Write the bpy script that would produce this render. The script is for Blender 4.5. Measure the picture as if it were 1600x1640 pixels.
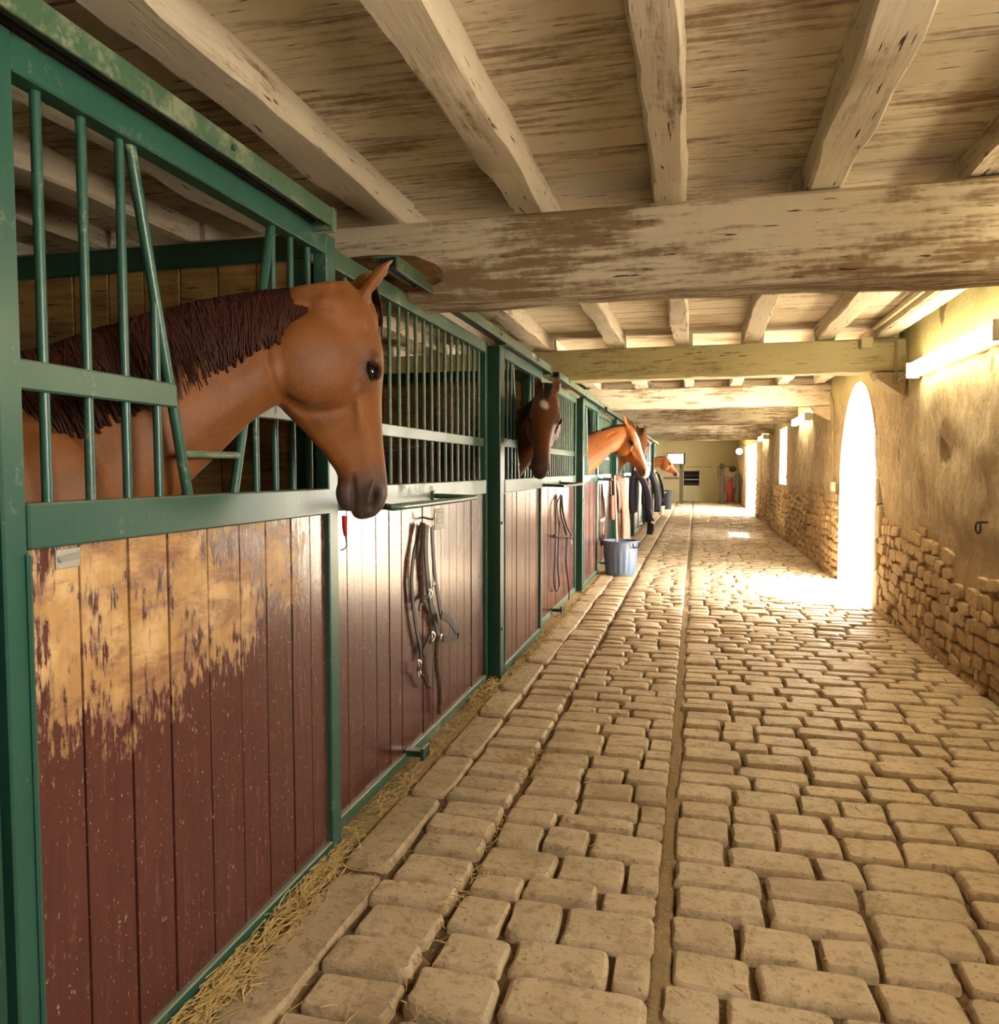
import bpy, bmesh, math, random
import numpy as np
from mathutils import Vector, Matrix
random.seed(11)
rng = np.random.default_rng(11)
for _o in list(bpy.data.objects):
    bpy.data.objects.remove(_o)
scene = bpy.context.scene
COL = scene.collection

# ------------------------------------------------------------------ camera
# corridor runs along +Y, stalls on the left (x < 0), rubble wall on the right
F_PX, CAM_H = 1250.0, 1.40
VX, VY, CX, CY = 1114.0, 752.0, 800.0, 820.0
_d = np.array([(VX - CX) / F_PX, (CY - VY) / F_PX, -1.0]); _d /= np.linalg.norm(_d)
_up = np.array([0.0, -_d[2], _d[1]]); _up /= np.linalg.norm(_up)
_x = np.cross(_d, _up)
R_CAM = np.array([_x, _d, _up])
cam_data = bpy.data.cameras.new('camera')
cam_data.sensor_fit = 'HORIZONTAL'
cam_data.sensor_width = 36.0
cam_data.lens = 36.0 * F_PX / 1600.0
cam_data.clip_start = 0.05
cam = bpy.data.objects.new('camera', cam_data)
COL.objects.link(cam)
_m = Matrix([list(R_CAM[i]) + [0] for i in range(3)] + [[0, 0, 0, 1]])
_m.translation = Vector((0, 0, CAM_H))
cam.matrix_world = _m
scene.camera = cam

# ------------------------------------------------------------------ world, sun, exposure
scene.view_settings.view_transform = 'Standard'
scene.view_settings.look = 'None'
scene.view_settings.gamma = 1.0
scene.view_settings.use_curve_mapping = False
scene.view_settings.exposure = 0.75
world = bpy.data.worlds.new('world'); scene.world = world
world.use_nodes = True
_bg = world.node_tree.nodes['Background']
_bg.inputs['Color'].default_value = (1.0, 0.965, 0.90, 1)
_bg.inputs['Strength'].default_value = 26.0
sun_data = bpy.data.lights.new('sun', 'SUN'); sun_data.energy = 75.0; sun_data.angle = 0.02
sun_data.color = (1.0, 0.94, 0.82)
sun = bpy.data.objects.new('sun', sun_data); COL.objects.link(sun)
sun.rotation_euler = Vector((-1.0, 0.10, -1.65)).to_track_quat('-Z', 'Y').to_euler()
sun.location = (12, 8, 20)

def portal(loc, direction, sx, sy):
    l = bpy.data.lights.new('daylight_portal', 'AREA'); l.shape = 'RECTANGLE'; l.size = sx; l.size_y = sy
    l.cycles.is_portal = True
    o = bpy.data.objects.new('daylight_portal', l); COL.objects.link(o)
    o.location = loc; o.rotation_euler = Vector(direction).to_track_quat('-Z', 'Z').to_euler()
portal((2.06, 9.4, 1.2), (-1, 0, 0), 2.4, 2.4)
portal((2.06, 17.0, 1.7), (-1, 0, 0), 1.6, 1.4)
portal((2.06, 26.6, 1.15), (-1, 0, 0), 5.2, 2.5)
portal((2.06, .55, 1.8), (-1, 0, 0), 1.15, 1.0)  # portal of the added foreground window

# ------------------------------------------------------------------ helpers
class MB:
    """collects vertices and faces of one mesh"""
    def __init__(s): s.v = []; s.f = []
    def add(s, verts, faces):
        o = len(s.v); s.v += [tuple(map(float, p)) for p in verts]
        s.f += [tuple(i + o for i in f) for f in faces]; return s
    def box(s, x0, x1, y0, y1, z0, z1, c=0.0):
        if c <= 0:
            v = [(x, y, z) for x in (x0, x1) for y in (y0, y1) for z in (z0, z1)]
            return s.add(v, [(0, 1, 3, 2), (4, 6, 7, 5), (0, 4, 5, 1), (2, 3, 7, 6), (0, 2, 6, 4), (1, 5, 7, 3)])
        bm = bmesh.new(); bmesh.ops.create_cube(bm, size=1)
        for p in bm.verts:
            p.co = ((x0 + x1) / 2 + p.co.x * (x1 - x0), (y0 + y1) / 2 + p.co.y * (y1 - y0), (z0 + z1) / 2 + p.co.z * (z1 - z0))
        bmesh.ops.bevel(bm, geom=list(bm.edges), offset=c, segments=1, affect='EDGES')
        bm.verts.index_update()
        s.add([p.co for p in bm.verts], [tuple(q.index for q in f.verts) for f in bm.faces]); bm.free(); return s
    def tube(s, pts, r, n=8, caps=True):
        pts = [np.array(p, float) for p in pts]; N = len(pts)
        rr = r if hasattr(r, '__len__') else [r] * N
        t0 = pts[1] - pts[0]; t0 = t0 / np.linalg.norm(t0)
        a = np.array([0, 0, 1.0]) if abs(t0[2]) < .9 else np.array([1.0, 0, 0])
        a = np.cross(t0, a); a /= np.linalg.norm(a)
        rings = []
        for i in range(N):
            t = pts[min(i + 1, N - 1)] - pts[max(i - 1, 0)]; t = t / (np.linalg.norm(t) + 1e-9)
            a = a - t * (a @ t); a /= np.linalg.norm(a) + 1e-9; b = np.cross(t, a)
            rings.append([pts[i] + rr[i] * (a * math.cos(k * 2 * math.pi / n) + b * math.sin(k * 2 * math.pi / n)) for k in range(n)])
        return s.loft(rings, caps)
    def loft(s, rings, caps=True):
        n = len(rings[0]); v = [p for r in rings for p in r]; f = []
        for i in range(len(rings) - 1):
            for k in range(n):
                f.append((i * n + k, i * n + (k + 1) % n, (i + 1) * n + (k + 1) % n, (i + 1) * n + k))
        if caps:
            f.append(tuple(range(n - 1, -1, -1))); f.append(tuple((len(rings) - 1) * n + k for k in range(n)))
        return s.add(v, f)
    def lathe(s, c, prof, n=24):
        return s.loft([[(c[0] + r * math.cos(k * 2 * math.pi / n), c[1] + r * math.sin(k * 2 * math.pi / n), c[2] + z) for k in range(n)] for r, z in prof], True)
    def ellipsoid(s, c, ax, nu=12, nv=8):
        """ax: three 3-vectors (semi-axes)"""
        c = np.array(c, float); A = [np.array(a, float) for a in ax]
        rings = []
        for i in range(1, nv):
            th = math.pi * i / nv
            rings.append([c + A[2] * math.cos(th) + math.sin(th) * (A[0] * math.cos(k * 2 * math.pi / nu) + A[1] * math.sin(k * 2 * math.pi / nu)) for k in range(nu)])
        return s.loft(rings, True)
    def ribbon(s, pts, w, t, nrm):
        """flat strap along pts, broad side facing nrm"""
        nrm = np.array(nrm, float); nrm /= np.linalg.norm(nrm); pts = [np.array(p, float) for p in pts]; rings = []
        for i in range(len(pts)):
            d = pts[min(i + 1, len(pts) - 1)] - pts[max(i - 1, 0)]; d = d / (np.linalg.norm(d) + 1e-9)
            b = np.cross(d, nrm); b /= np.linalg.norm(b) + 1e-9; m = np.cross(b, d)
            rings.append([pts[i] + b * w / 2 + m * t / 2, pts[i] - b * w / 2 + m * t / 2, pts[i] - b * w / 2 - m * t / 2, pts[i] + b * w / 2 - m * t / 2])
        return s.loft(rings, True)

def mesh_from(name, mb, smooth=False, off=(0, 0, 0)):
    me = bpy.data.meshes.new(name)
    v = np.array(mb.v, float).reshape(-1, 3) - np.array(off, float)
    me.from_pydata([tuple(p) for p in v], [], mb.f)
    bm = bmesh.new(); bm.from_mesh(me); bmesh.ops.recalc_face_normals(bm, faces=bm.faces); bm.to_mesh(me); bm.free()
    if smooth:
        me.polygons.foreach_set('use_smooth', [True] * len(me.polygons))
        if smooth != 'all':
            try: me.set_sharp_from_angle(angle=math.radians(28 if smooth == 'edge' else 50))
            except Exception: pass
    me.update(); return me

def obj(name, mb, mat, parent=None, smooth=False, loc=None):
    """one mesh object; mb in world coordinates (or in the parent's frame when loc is given)"""
    if loc is None:
        a = np.array(mb.v); lo, hi = a.min(0), a.max(0)
        loc = np.array([(lo[0] + hi[0]) / 2, (lo[1] + hi[1]) / 2, lo[2]])
    me = mesh_from(name, mb, smooth, loc)
    me.materials.append(mat)
    o = bpy.data.objects.new(name, me); COL.objects.link(o)
    o.location = Vector(loc)
    if parent is not None:
        o.parent = parent
        p = parent
        while p is not None:
            o.location -= p.location; p = p.parent
    return o

def empty(name, loc):
    o = bpy.data.objects.new(name, None); COL.objects.link(o); o.location = loc; o.empty_display_size = 0.1; return o

def tag(o, label=None, cat=None, group=None, kind=None):
    if label: o['label'] = label
    if cat: o['category'] = cat
    if group: o['group'] = group
    if kind: o['kind'] = kind
    return o

def copy_tree(o, parent=None):
    c = o.copy(); COL.objects.link(c); c.parent = parent
    for ch in list(o.children): copy_tree(ch, c)
    return c

def cr(pts, n=6):
    """Catmull-Rom through pts"""
    P = [np.array(p, float) for p in pts]; P = [2 * P[0] - P[1]] + P + [2 * P[-1] - P[-2]]; out = []
    for i in range(1, len(P) - 2):
        for k in range(n):
            t = k / n
            out.append(.5 * ((2 * P[i]) + (-P[i - 1] + P[i + 1]) * t + (2 * P[i - 1] - 5 * P[i] + 4 * P[i + 1] - P[i + 2]) * t * t + (-P[i - 1] + 3 * P[i] - 3 * P[i + 1] + P[i + 2]) * t ** 3))
    out.append(P[-2]); return out

def vnoise(x, y, seed=0):
    """smooth 2-D value noise in [-1,1]"""
    r = np.random.default_rng(seed); T = r.uniform(-1, 1, (256, 256))
    xi = np.floor(x).astype(int); yi = np.floor(y).astype(int); fx = x - xi; fy = y - yi
    fx = fx * fx * (3 - 2 * fx); fy = fy * fy * (3 - 2 * fy)
    g = lambda i, j: T[i % 256, j % 256]
    return (g(xi, yi) * (1 - fx) + g(xi + 1, yi) * fx) * (1 - fy) + (g(xi, yi + 1) * (1 - fx) + g(xi + 1, yi + 1) * fx) * fy

# ------------------------------------------------------------------ materials
class NT:
    def __init__(s, name):
        s.m = bpy.data.materials.new(name); s.m.use_nodes = True; s.t = s.m.node_tree
        s.b = s.t.nodes['Principled BSDF']
    def n(s, kind, **kw):
        nd = s.t.nodes.new(kind)
        for k, v in kw.items(): setattr(nd, k, v)
        return nd
    def l(s, a, b): s.t.links.new(a, b)
    def put(s, sock, v):
        if isinstance(v, bpy.types.NodeSocket): s.l(v, sock)
        elif isinstance(v, tuple) and len(v) == 3 and sock.type == 'RGBA': sock.default_value = (*v, 1)
        else: sock.default_value = v
    def pos(s, scale=(1, 1, 1), rand=0.0):
        """world position (optionally shifted at random per object), scaled"""
        g = s.n('ShaderNodeNewGeometry').outputs['Position']
        if rand:
            oi = s.n('ShaderNodeObjectInfo').outputs['Random']
            ad = s.n('ShaderNodeVectorMath', operation='MULTIPLY_ADD'); s.l(oi, ad.inputs[0]); ad.inputs[1].default_value = (rand, rand * .7, rand * 1.3); s.l(g, ad.inputs[2]); g = ad.outputs[0]
        mu = s.n('ShaderNodeVectorMath', operation='MULTIPLY'); s.l(g, mu.inputs[0]); mu.inputs[1].default_value = scale
        return mu.outputs[0]
    def noise(s, vec, scale=5.0, detail=4.0, rough=.55, dist=0.0):
        nd = s.n('ShaderNodeTexNoise'); s.l(vec, nd.inputs['Vector']); nd.inputs['Scale'].default_value = scale
        nd.inputs['Detail'].default_value = detail; nd.inputs['Roughness'].default_value = rough; nd.inputs['Distortion'].default_value = dist
        return nd.outputs['Fac']
    def voro(s, vec, scale=5.0, feature='F1'):
        nd = s.n('ShaderNodeTexVoronoi', feature=feature); s.l(vec, nd.inputs['Vector']); nd.inputs['Scale'].default_value = scale
        return nd.outputs['Distance']
    def ramp(s, fac, a, b):
        nd = s.n('ShaderNodeMapRange'); nd.interpolation_type = 'SMOOTHSTEP'; s.put(nd.inputs['Value'], fac)
        nd.inputs['From Min'].default_value = a; nd.inputs['From Max'].default_value = b; return nd.outputs[0]
    def math(s, op, a, b=0.0):
        nd = s.n('ShaderNodeMath', operation=op); s.put(nd.inputs[0], a); s.put(nd.inputs[1], b); return nd.outputs[0]
    def mix(s, fac, a, b, blend='MIX'):
        nd = s.n('ShaderNodeMix', data_type='RGBA', blend_type=blend)
        s.put(nd.inputs[0], fac); s.put(nd.inputs[6], a); s.put(nd.inputs[7], b); return nd.outputs[2]
    def xyz(s, vec):
        nd = s.n('ShaderNodeSeparateXYZ'); s.l(vec, nd.inputs[0]); return nd.outputs
    def rand(s): return s.n('ShaderNodeObjectInfo').outputs['Random']
    def attr(s, name): return s.n('ShaderNodeAttribute', attribute_name=name).outputs['Color']
    def bump(s, h, strength=.4, dist=.01):
        nd = s.n('ShaderNodeBump'); s.l(h, nd.inputs['Height']); nd.inputs['Strength'].default_value = strength; nd.inputs['Distance'].default_value = dist
        s.l(nd.outputs[0], s.b.inputs['Normal'])
    def done(s, col, rough=.7, spec=.4, **kw):
        s.put(s.b.inputs['Base Color'], col); s.put(s.b.inputs['Roughness'], rough); s.b.inputs['Specular IOR Level'].default_value = spec
        for k, v in kw.items(): s.put(s.b.inputs[k.replace('_', ' ')], v)
        return s.m

def whitewash(name, axis, cream=(.62, .53, .39), brown=(.19, .115, .05), lo=.44, hi=.58, rand=0.0, tint=None):
    t = NT(name)
    sc = {'x': (1.4, 16, 16), 'y': (16, 1.4, 16)}[axis]
    sb = {'x': (.8, 2.2, 2.2), 'y': (2.2, .8, 2.2)}[axis]
    fine = t.noise(t.pos(sc, rand), 2.2, 6, .62)
    big = t.noise(t.pos(sb, rand), 1.3, 3, .6)
    spots = t.noise(t.pos((1, 1, 1), rand), 28, 4, .6)
    w = t.math('ADD', t.math('MULTIPLY', fine, .42), t.math('ADD', t.math('MULTIPLY', big, .46), t.math('MULTIPLY', spots, .12)))
    worn = t.ramp(w, lo, hi)
    c1 = t.mix(t.noise(t.pos((1, 1, 1), rand), 3.0, 3), cream, tuple(c * .78 for c in cream))
    c = t.mix(worn, c1, brown)
    crack = t.ramp(t.noise(t.pos(tuple(q * 1.6 for q in sc), rand), 3.0, 3, .5), .66, .72)
    c = t.mix(crack, c, tuple(q * .3 for q in brown))
    if rand:
        c = t.mix(t.ramp(t.rand(), .3, 1), c, t.mix(.22, c, brown), 'MIX')
    hgt = t.math('SUBTRACT', t.math('MULTIPLY', fine, -.5), t.math('MULTIPLY', crack, .8))
    t.bump(hgt, .7, .012)
    return t.done(c, .85, .25)

def paint_green(name, base=(.015, .060, .043), dust=(.30, .29, .19), amount=.5):
    t = NT(name)
    p = t.pos(rand=3.0)
    d1 = t.noise(p, 5, 6, .7); d2 = t.noise(p, 60, 3, .6)
    nz = t.xyz(t.n('ShaderNodeNewGeometry').outputs['Normal'])[2]
    m = t.math('ADD', t.math('MULTIPLY', d1, .62), t.math('MULTIPLY', d2, .38))
    f = t.ramp(m, .62 - .12 * amount, .74 - .12 * amount)
    f2 = t.math('MULTIPLY', t.ramp(nz, .3, .9), .45)
    col = t.mix(t.noise(p, 2.2, 2), base, tuple(q * 1.5 for q in base))
    col = t.mix(f2, col, dust)
    col = t.mix(t.math('MULTIPLY', f, .5), col, dust)
    rust = t.ramp(t.noise(p, 17, 5, .7), .70, .76)
    col = t.mix(rust, col, (.10, .045, .02))
    t.bump(m, .25, .004)
    return t.done(col, t.math('ADD', t.math('MULTIPLY', f, .35), .33), .5)

def board_red(name, wear=None):
    """maroon stained boards; wear: list of (y, z, ry, rz) of places gnawed and rubbed to bare wood"""
    t = NT(name)
    p = t.pos((14, 14, 1.1), 5.0)
    grain = t.noise(p, 3.0, 5, .6)
    base = t.mix(grain, (.050, .014, .0125), (.118, .034, .027))
    base = t.mix(t.math('MULTIPLY', t.ramp(t.rand(), 0, 1), .3), base, (.075, .026, .021))
    q = t.pos((1, 1, 1), 2.0)
    worn_top = t.math('MULTIPLY', t.ramp(t.noise(t.pos((9, 9, 3.0), 2.0), 4, 6, .7), .50, .66), t.ramp(t.xyz(t.pos())[2], .75, 1.2))
    base = t.mix(t.math('MULTIPLY', worn_top, .55), base, (.30, .17, .12))
    scr = t.ramp(t.noise(t.pos((40, 40, 7), 4.0), 4, 3, .6), .66, .74)
    base = t.mix(t.math('MULTIPLY', scr, .5), base, (.40, .28, .19))
    rough = t.math('ADD', t.math('MULTIPLY', grain, .16), .17)
    hgt = grain
    if wear:
        P = t.xyz(t.pos()); field = None
        for (y, z, ry, rz) in wear:
            dy = t.math('DIVIDE', t.math('SUBTRACT', P[1], y), ry); dz = t.math('DIVIDE', t.math('SUBTRACT', P[2], z), rz)
            r = t.math('SQRT', t.math('ADD', t.math('MULTIPLY', dy, dy), t.math('MULTIPLY', dz, dz)))
            field = r if field is None else t.math('MINIMUM', field, r)
        # brushed strokes leaning along the board, plus fine splinters
        sw = t.n('ShaderNodeMapping'); t.l(t.pos(), sw.inputs['Vector']); sw.inputs['Rotation'].default_value = (.55, 0, 0); sw.inputs['Scale'].default_value = (4, 9, 3.0)
        nz = t.noise(t.pos((3.2, 3.2, 3.2)), 3.0, 5, .62); nz2 = t.noise(sw.outputs[0], 5.0, 5, .65)
        nz3 = t.noise(t.pos((60, 60, 9)), 3.0, 3, .6)
        e = t.math('ADD', field, t.math('ADD', t.math('MULTIPLY', t.math('SUBTRACT', nz, .5), 2.0), t.math('MULTIPLY', t.math('SUBTRACT', nz2, .5), 3.8)))
        e = t.math('ADD', e, t.math('MULTIPLY', t.math('SUBTRACT', nz3, .5), .7))
        gr = t.noise(t.pos((26, 26, 2.4)), 4.0, 5, .7)
        e = t.math('ADD', e, t.math('MULTIPLY', t.math('SUBTRACT', gr, .5), 2.2))
        bare = t.math('SUBTRACT', 1.0, t.ramp(e, .70, 1.35))
        wood = t.mix(t.noise(t.pos((22, 22, 1.6)), 3, 5, .6), (.50, .29, .10), (.27, .13, .04))
        wood = t.mix(t.ramp(t.noise(t.pos((3, 3, 3)), 3, 3), .45, .7), wood, (.55, .35, .155))
        smv = t.n('ShaderNodeMapping'); t.l(t.pos(), smv.inputs['Vector']); smv.inputs['Rotation'].default_value = (-.6, 0, 0); smv.inputs['Scale'].default_value = (3, 2.2, 6.5)
        smear = t.ramp(t.noise(smv.outputs[0], 2.2, 7, .74, .5), .46, .66)
        wood = t.mix(t.math('MULTIPLY', smear, .8), wood, (.17, .062, .034))
        base = t.mix(bare, base, wood)
        rough = t.math('ADD', rough, t.math('MULTIPLY', bare, .4))
        hgt = t.math('SUBTRACT', grain, t.math('MULTIPLY', bare, .8))
    speck = t.ramp(t.noise(t.pos((1, 1, .6), 2.0), 105, 3, .6), .655, .71)
    base = t.mix(t.math('MULTIPLY', speck, .7), base, (.48, .36, .22))
    t.bump(hgt, .22, .006)
    t.b.inputs['Coat Weight'].default_value = .30; t.b.inputs['Coat Roughness'].default_value = .22
    return t.done(base, rough, .5)

def simple(name, col, rough=.6, metal=0.0, var=.25, scale=8.0, bump=0.0, spec=.5):
    t = NT(name); p = t.pos(rand=2.0)
    nz = t.noise(p, scale, 5, .6)
    c = t.mix(nz, tuple(max(0, q * (1 - var)) for q in col), tuple(q * (1 + var) for q in col))
    if bump: t.bump(t.noise(p, scale * 6, 4), bump, .004)
    return t.done(c, rough, spec, Metallic=metal)

def stone_mat(name, a, b, dark, scale=1.0, rough=.62, spec=.35):
    t = NT(name); p = t.pos()
    n1 = t.noise(p, 9 * scale, 6, .65); n2 = t.noise(p, 2.1, 2, .5); n3 = t.noise(p, 60 * scale, 3, .6)
    c = t.mix(n1, a, b)
    c = t.mix(t.math('MULTIPLY', t.ramp(t.rand(), 0, 1), .4), c, tuple(q * .68 for q in b))
    c = t.mix(t.ramp(n2, .45, .75), c, tuple((q + w) / 2 for q, w in zip(a, dark)))
    c = t.mix(t.ramp(n3, .60, .72), c, dark)
    n4 = t.noise(p, 24 * scale, 6, .7)
    c = t.mix(t.math('MULTIPLY', t.ramp(n4, .47, .66), .62), c, dark)
    t.bump(t.math('ADD', t.math('MULTIPLY', n1, .45), t.math('ADD', t.math('MULTIPLY', n4, .4), t.math('MULTIPLY', n3, .2))), .85, .022)
    return t.done(c, t.math('ADD', t.math('MULTIPLY', n1, .25), rough - .12), spec)

MAT = {}
MAT['plank'] = whitewash('whitewashed_plank', 'x', cream=(.72, .63, .48), brown=(.24, .165, .09), lo=.485, hi=.63, rand=.25)
MAT['beam_x'] = whitewash('whitewashed_beam', 'x', cream=(.66, .58, .45), brown=(.22, .15, .085), lo=.47, hi=.585)
MAT['beam_x2'] = whitewash('yellowed_beam', 'x', cream=(.60, .54, .32), brown=(.22, .16, .065), lo=.52, hi=.68)
MAT['joist'] = whitewash('whitewashed_joist', 'y', cream=(.70, .62, .49), lo=.52, hi=.66, rand=4.0)
MAT['brown_wood'] = whitewash('brown_wood', 'x', cream=(.20, .105, .035), brown=(.085, .04, .015), lo=.42, hi=.60)
MAT['part_board'] = whitewash('partition_board', 'x', cream=(.30, .175, .055), brown=(.13, .065, .02), lo=.42, hi=.62, rand=5.0)
MAT['green'] = paint_green('green_paint')
MAT['green_dusty'] = paint_green('dusty_green_paint', base=(.036, .078, .046), dust=(.30, .29, .18), amount=1.0)
MAT['green_dark'] = paint_green('dark_green_paint', base=(.009, .040, .025), amount=.2)
MAT['red'] = board_red('maroon_board')
MAT['red_worn'] = board_red('maroon_board_worn', [(1.33, 1.05, .07, .16), (1.45, 1.20, .15, .12), (1.58, 1.22, .16, .12), (1.50, .98, .10, .15), (1.62, .98, .14, .13), (1.75, 1.12, .11, .13), (1.90, 1.02, .14, .13), (1.80, 1.28, .10, .06), (2.18, 1.13, .10, .10), (2.02, 1.27, .16, .05), (2.24, 1.02, .06, .05)])
MAT['black'] = simple('black_rubber', (.012, .011, .010), .55)
MAT['leather'] = simple('dark_leather', (.020, .009, .005), .55, var=.4, scale=20, bump=.15, spec=.25)
MAT['rope'] = simple('braided_rope', (.085, .048, .024), .8, var=.5, scale=60, bump=.5)
MAT['metal'] = simple('worn_steel', (.55, .52, .46), .3, 1.0)
MAT['zinc'] = simple('zinc_plate', (.42, .40, .37), .45, .6)
MAT['plate'] = simple('paper_plate', (.42, .36, .25), .6, var=.4, scale=40)
MAT['dark_plate'] = simple('grey_plate', (.12, .11, .09), .5, var=.5, scale=60)
MAT['red_plastic'] = simple('red_plastic', (.55, .02, .02), .35)
MAT['bucket'] = simple('grey_blue_plastic', (.105, .135, .19), .42, var=.2)
MAT['black_plastic'] = simple('dark_plastic', (.012, .011, .012), .75, spec=.2)
MAT['pale_wood'] = simple('pale_wood_handle', (.62, .43, .22), .55)
MAT['straw'] = simple('straw', (.44, .31, .11), .6, var=.5, scale=40)
def dirt_mat():
    t = NT('packed_dirt'); p = t.pos(); n1 = t.noise(p, 14, 6, .7); n2 = t.noise(p, 90, 3, .6)
    joint = t.mix(n1, (.115, .072, .034), (.20, .135, .07)); strip = t.mix(n1, (.30, .21, .105), (.42, .31, .17))
    edge = t.math('ADD', t.xyz(p)[0], t.math('MULTIPLY', t.math('SUBTRACT', t.noise(p, 5, 3), .5), .10))
    mid = t.math('SUBTRACT', 1.0, t.ramp(t.math('ABSOLUTE', t.math('ADD', edge, .078)), .022, .045))
    c = t.mix(t.math('MAXIMUM', t.ramp(edge, -1.12, -1.20), t.math('MULTIPLY', mid, t.math('ADD', .25, t.math('MULTIPLY', n1, .7)))), joint, strip); c = t.mix(t.ramp(n2, .58, .72), c, (.45, .34, .17))
    t.bump(t.math('ADD', n1, t.math('MULTIPLY', n2, .4)), .9, .02); return t.done(c, .9, .2)
MAT['dirt'] = dirt_mat()
MAT['cobble'] = stone_mat('worn_cobble', (.47, .36, .22), (.60, .48, .32), (.25, .17, .09), 1.0, .58)
MAT['kerb'] = stone_mat('kerb_stone', (.42, .32, .19), (.52, .40, .25), (.18, .13, .07), 1.0, .66)
MAT['rubble'] = stone_mat('ochre_rubble', (.54, .37, .19), (.66, .49, .28), (.27, .16, .07), 1.4, .85)
MAT['bedding'] = simple('straw_bedding', (.33, .23, .09), .9, var=.5, scale=30, bump=.6)
MAT['concrete'] = stone_mat('pale_gravel', (.60, .55, .46), (.68, .63, .54), (.5, .45, .37), 2.0, .9)
MAT['limestone'] = stone_mat('pale_limestone', (.60, .50, .34), (.68, .58, .42), (.38, .27, .15), 1.2, .85)
MAT['white_metal'] = simple('white_enamel', (.75, .72, .62), .4, var=.1)
MAT['grey_box'] = simple('yellowed_plastic_box', (.50, .46, .27), .5, var=.15)
MAT['conduit'] = simple('painted_conduit', (.34, .28, .16), .5, var=.3)
MAT['rug_pink'] = simple('dusty_pink_rug', (.40, .17, .13), .9, var=.3, scale=14, bump=.3)
MAT['rug_navy'] = simple('navy_rug', (.030, .024, .045), .85, var=.4, scale=10, bump=.3)
MAT['rug_black'] = simple('black_rug', (.016, .016, .019), .8, var=.4, scale=10, bump=.3)
MAT['rug_brown'] = simple('brown_leather', (.11, .045, .025), .45, var=.4, scale=12)
MAT['rug_band'] = simple('cream_binding', (.55, .44, .30), .8)
MAT['red_cloth'] = simple('red_cloth', (.22, .03, .03), .85, var=.3)
MAT['grey_cloth'] = simple('grey_green_cloth', (.10, .105, .085), .85, var=.4)
MAT['cord'] = simple('white_cord', (.52, .47, .38), .7)
MAT['post_wood'] = simple('dark_post_wood', (.060, .034, .018), .6, var=.4)
MAT['hair_red'] = simple('dark_red_mane', (.034, .009, .005), .6, var=.6, scale=35, spec=.2)
MAT['hair_black'] = simple('black_mane', (.014, .009, .007), .5, var=.5, scale=35)
MAT['eye'] = simple('horse_eye', (.010, .006, .004), .12, spec=.6)
MAT['hoof'] = simple('hoof', (.07, .055, .045), .5)

def plaster_mat():
    t = NT('ochre_plaster'); p = t.pos()
    streak = t.noise(t.pos((2.6, 2.6, 1.7)), 2.4, 7, .72, .6)
    fine = t.noise(t.pos((3, 4, 3.0)), 7, 6, .75, .4)
    c = t.mix(t.ramp(streak, .35, .65), (.58, .43, .25), (.82, .69, .49))
    c = t.mix(t.ramp(fine, .52, .68), c, (.42, .27, .12))
    hz = t.ramp(t.math('ADD', t.xyz(p)[2], t.math('MULTIPLY', t.math('SUBTRACT', streak, .5), 1.6)), 1.9, 2.35)
    c = t.mix(hz, c, (.66, .58, .29))
    pit = t.ramp(t.noise(t.pos((1, 1, .7)), 2.6, 4, .6), .66, .72)
    c = t.mix(t.math('MULTIPLY', pit, .8), c, (.20, .125, .05))
    low = t.ramp(t.xyz(p)[2], 1.35, .7)
    c = t.mix(t.math('MULTIPLY', low, .55), c, (.45, .295, .135))
    t.bump(t.math('ADD', t.math('MULTIPLY', fine, .6), t.math('MULTIPLY', streak, .6)), 1.0, .05)
    return t.done(c, .9, .2)
MAT['plaster'] = plaster_mat()
def backwall_mat():
    t = NT('pale_yellow_green_plaster'); p = t.pos()
    c = t.mix(t.noise(p, 1.5, 4), (.62, .58, .33), (.70, .66, .40)); t.bump(t.noise(p, 12, 4), .3, .01); return t.done(c, .85, .2)
MAT['backwall'] = backwall_mat()
def emit_mat(name, col, s):
    t = NT(name); t.b.inputs['Base Color'].default_value = (.9, .9, .85, 1)
    t.b.inputs['Emission Color'].default_value = (*col, 1); t.b.inputs['Emission Strength'].default_value = s; return t.m
MAT['tube'] = emit_mat('lit_fluorescent_tube', (1.0, .84, .53), 19.0)
def glass_mat():
    t = NT('clear_pane'); t.b.inputs['Transmission Weight'].default_value = 1.0; t.b.inputs['Roughness'].default_value = .02
    t.b.inputs['IOR'].default_value = 1.05; t.b.inputs['Base Color'].default_value = (1, 1, 1, 1); return t.m
MAT['glass'] = glass_mat()
def coat_mat(name, rough=.42):
    t = NT(name); c = t.attr('coat'); p = t.pos()
    n1 = t.noise(p, 5, 5, .65); n2 = t.noise(t.pos((1, 1, .45)), 190, 3, .6)
    c = t.mix(t.ramp(n1, .3, .75), c, t.mix(.45, c, (.03, .008, .002)))
    c = t.mix(t.math('MULTIPLY', t.ramp(n2, .45, .75), .25), c, t.mix(.5, c, (.45, .22, .07)))
    t.bump(n2, .25, .003)
    m = t.done(c, t.math('ADD', t.math('MULTIPLY', n2, .25), rough), .28); t.b.inputs['Sheen Weight'].default_value = .12; t.b.inputs['Sheen Roughness'].default_value = .4
    return m
MAT['coat'] = coat_mat('horse_coat')
# ------------------------------------------------------------------ the setting
X_DOOR, X_PANEL, X_WALL = -1.25, -1.31, 1.74
Y_REAR, Y_BACK, Z_CEIL = -2.6, 35.5, 2.66

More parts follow.
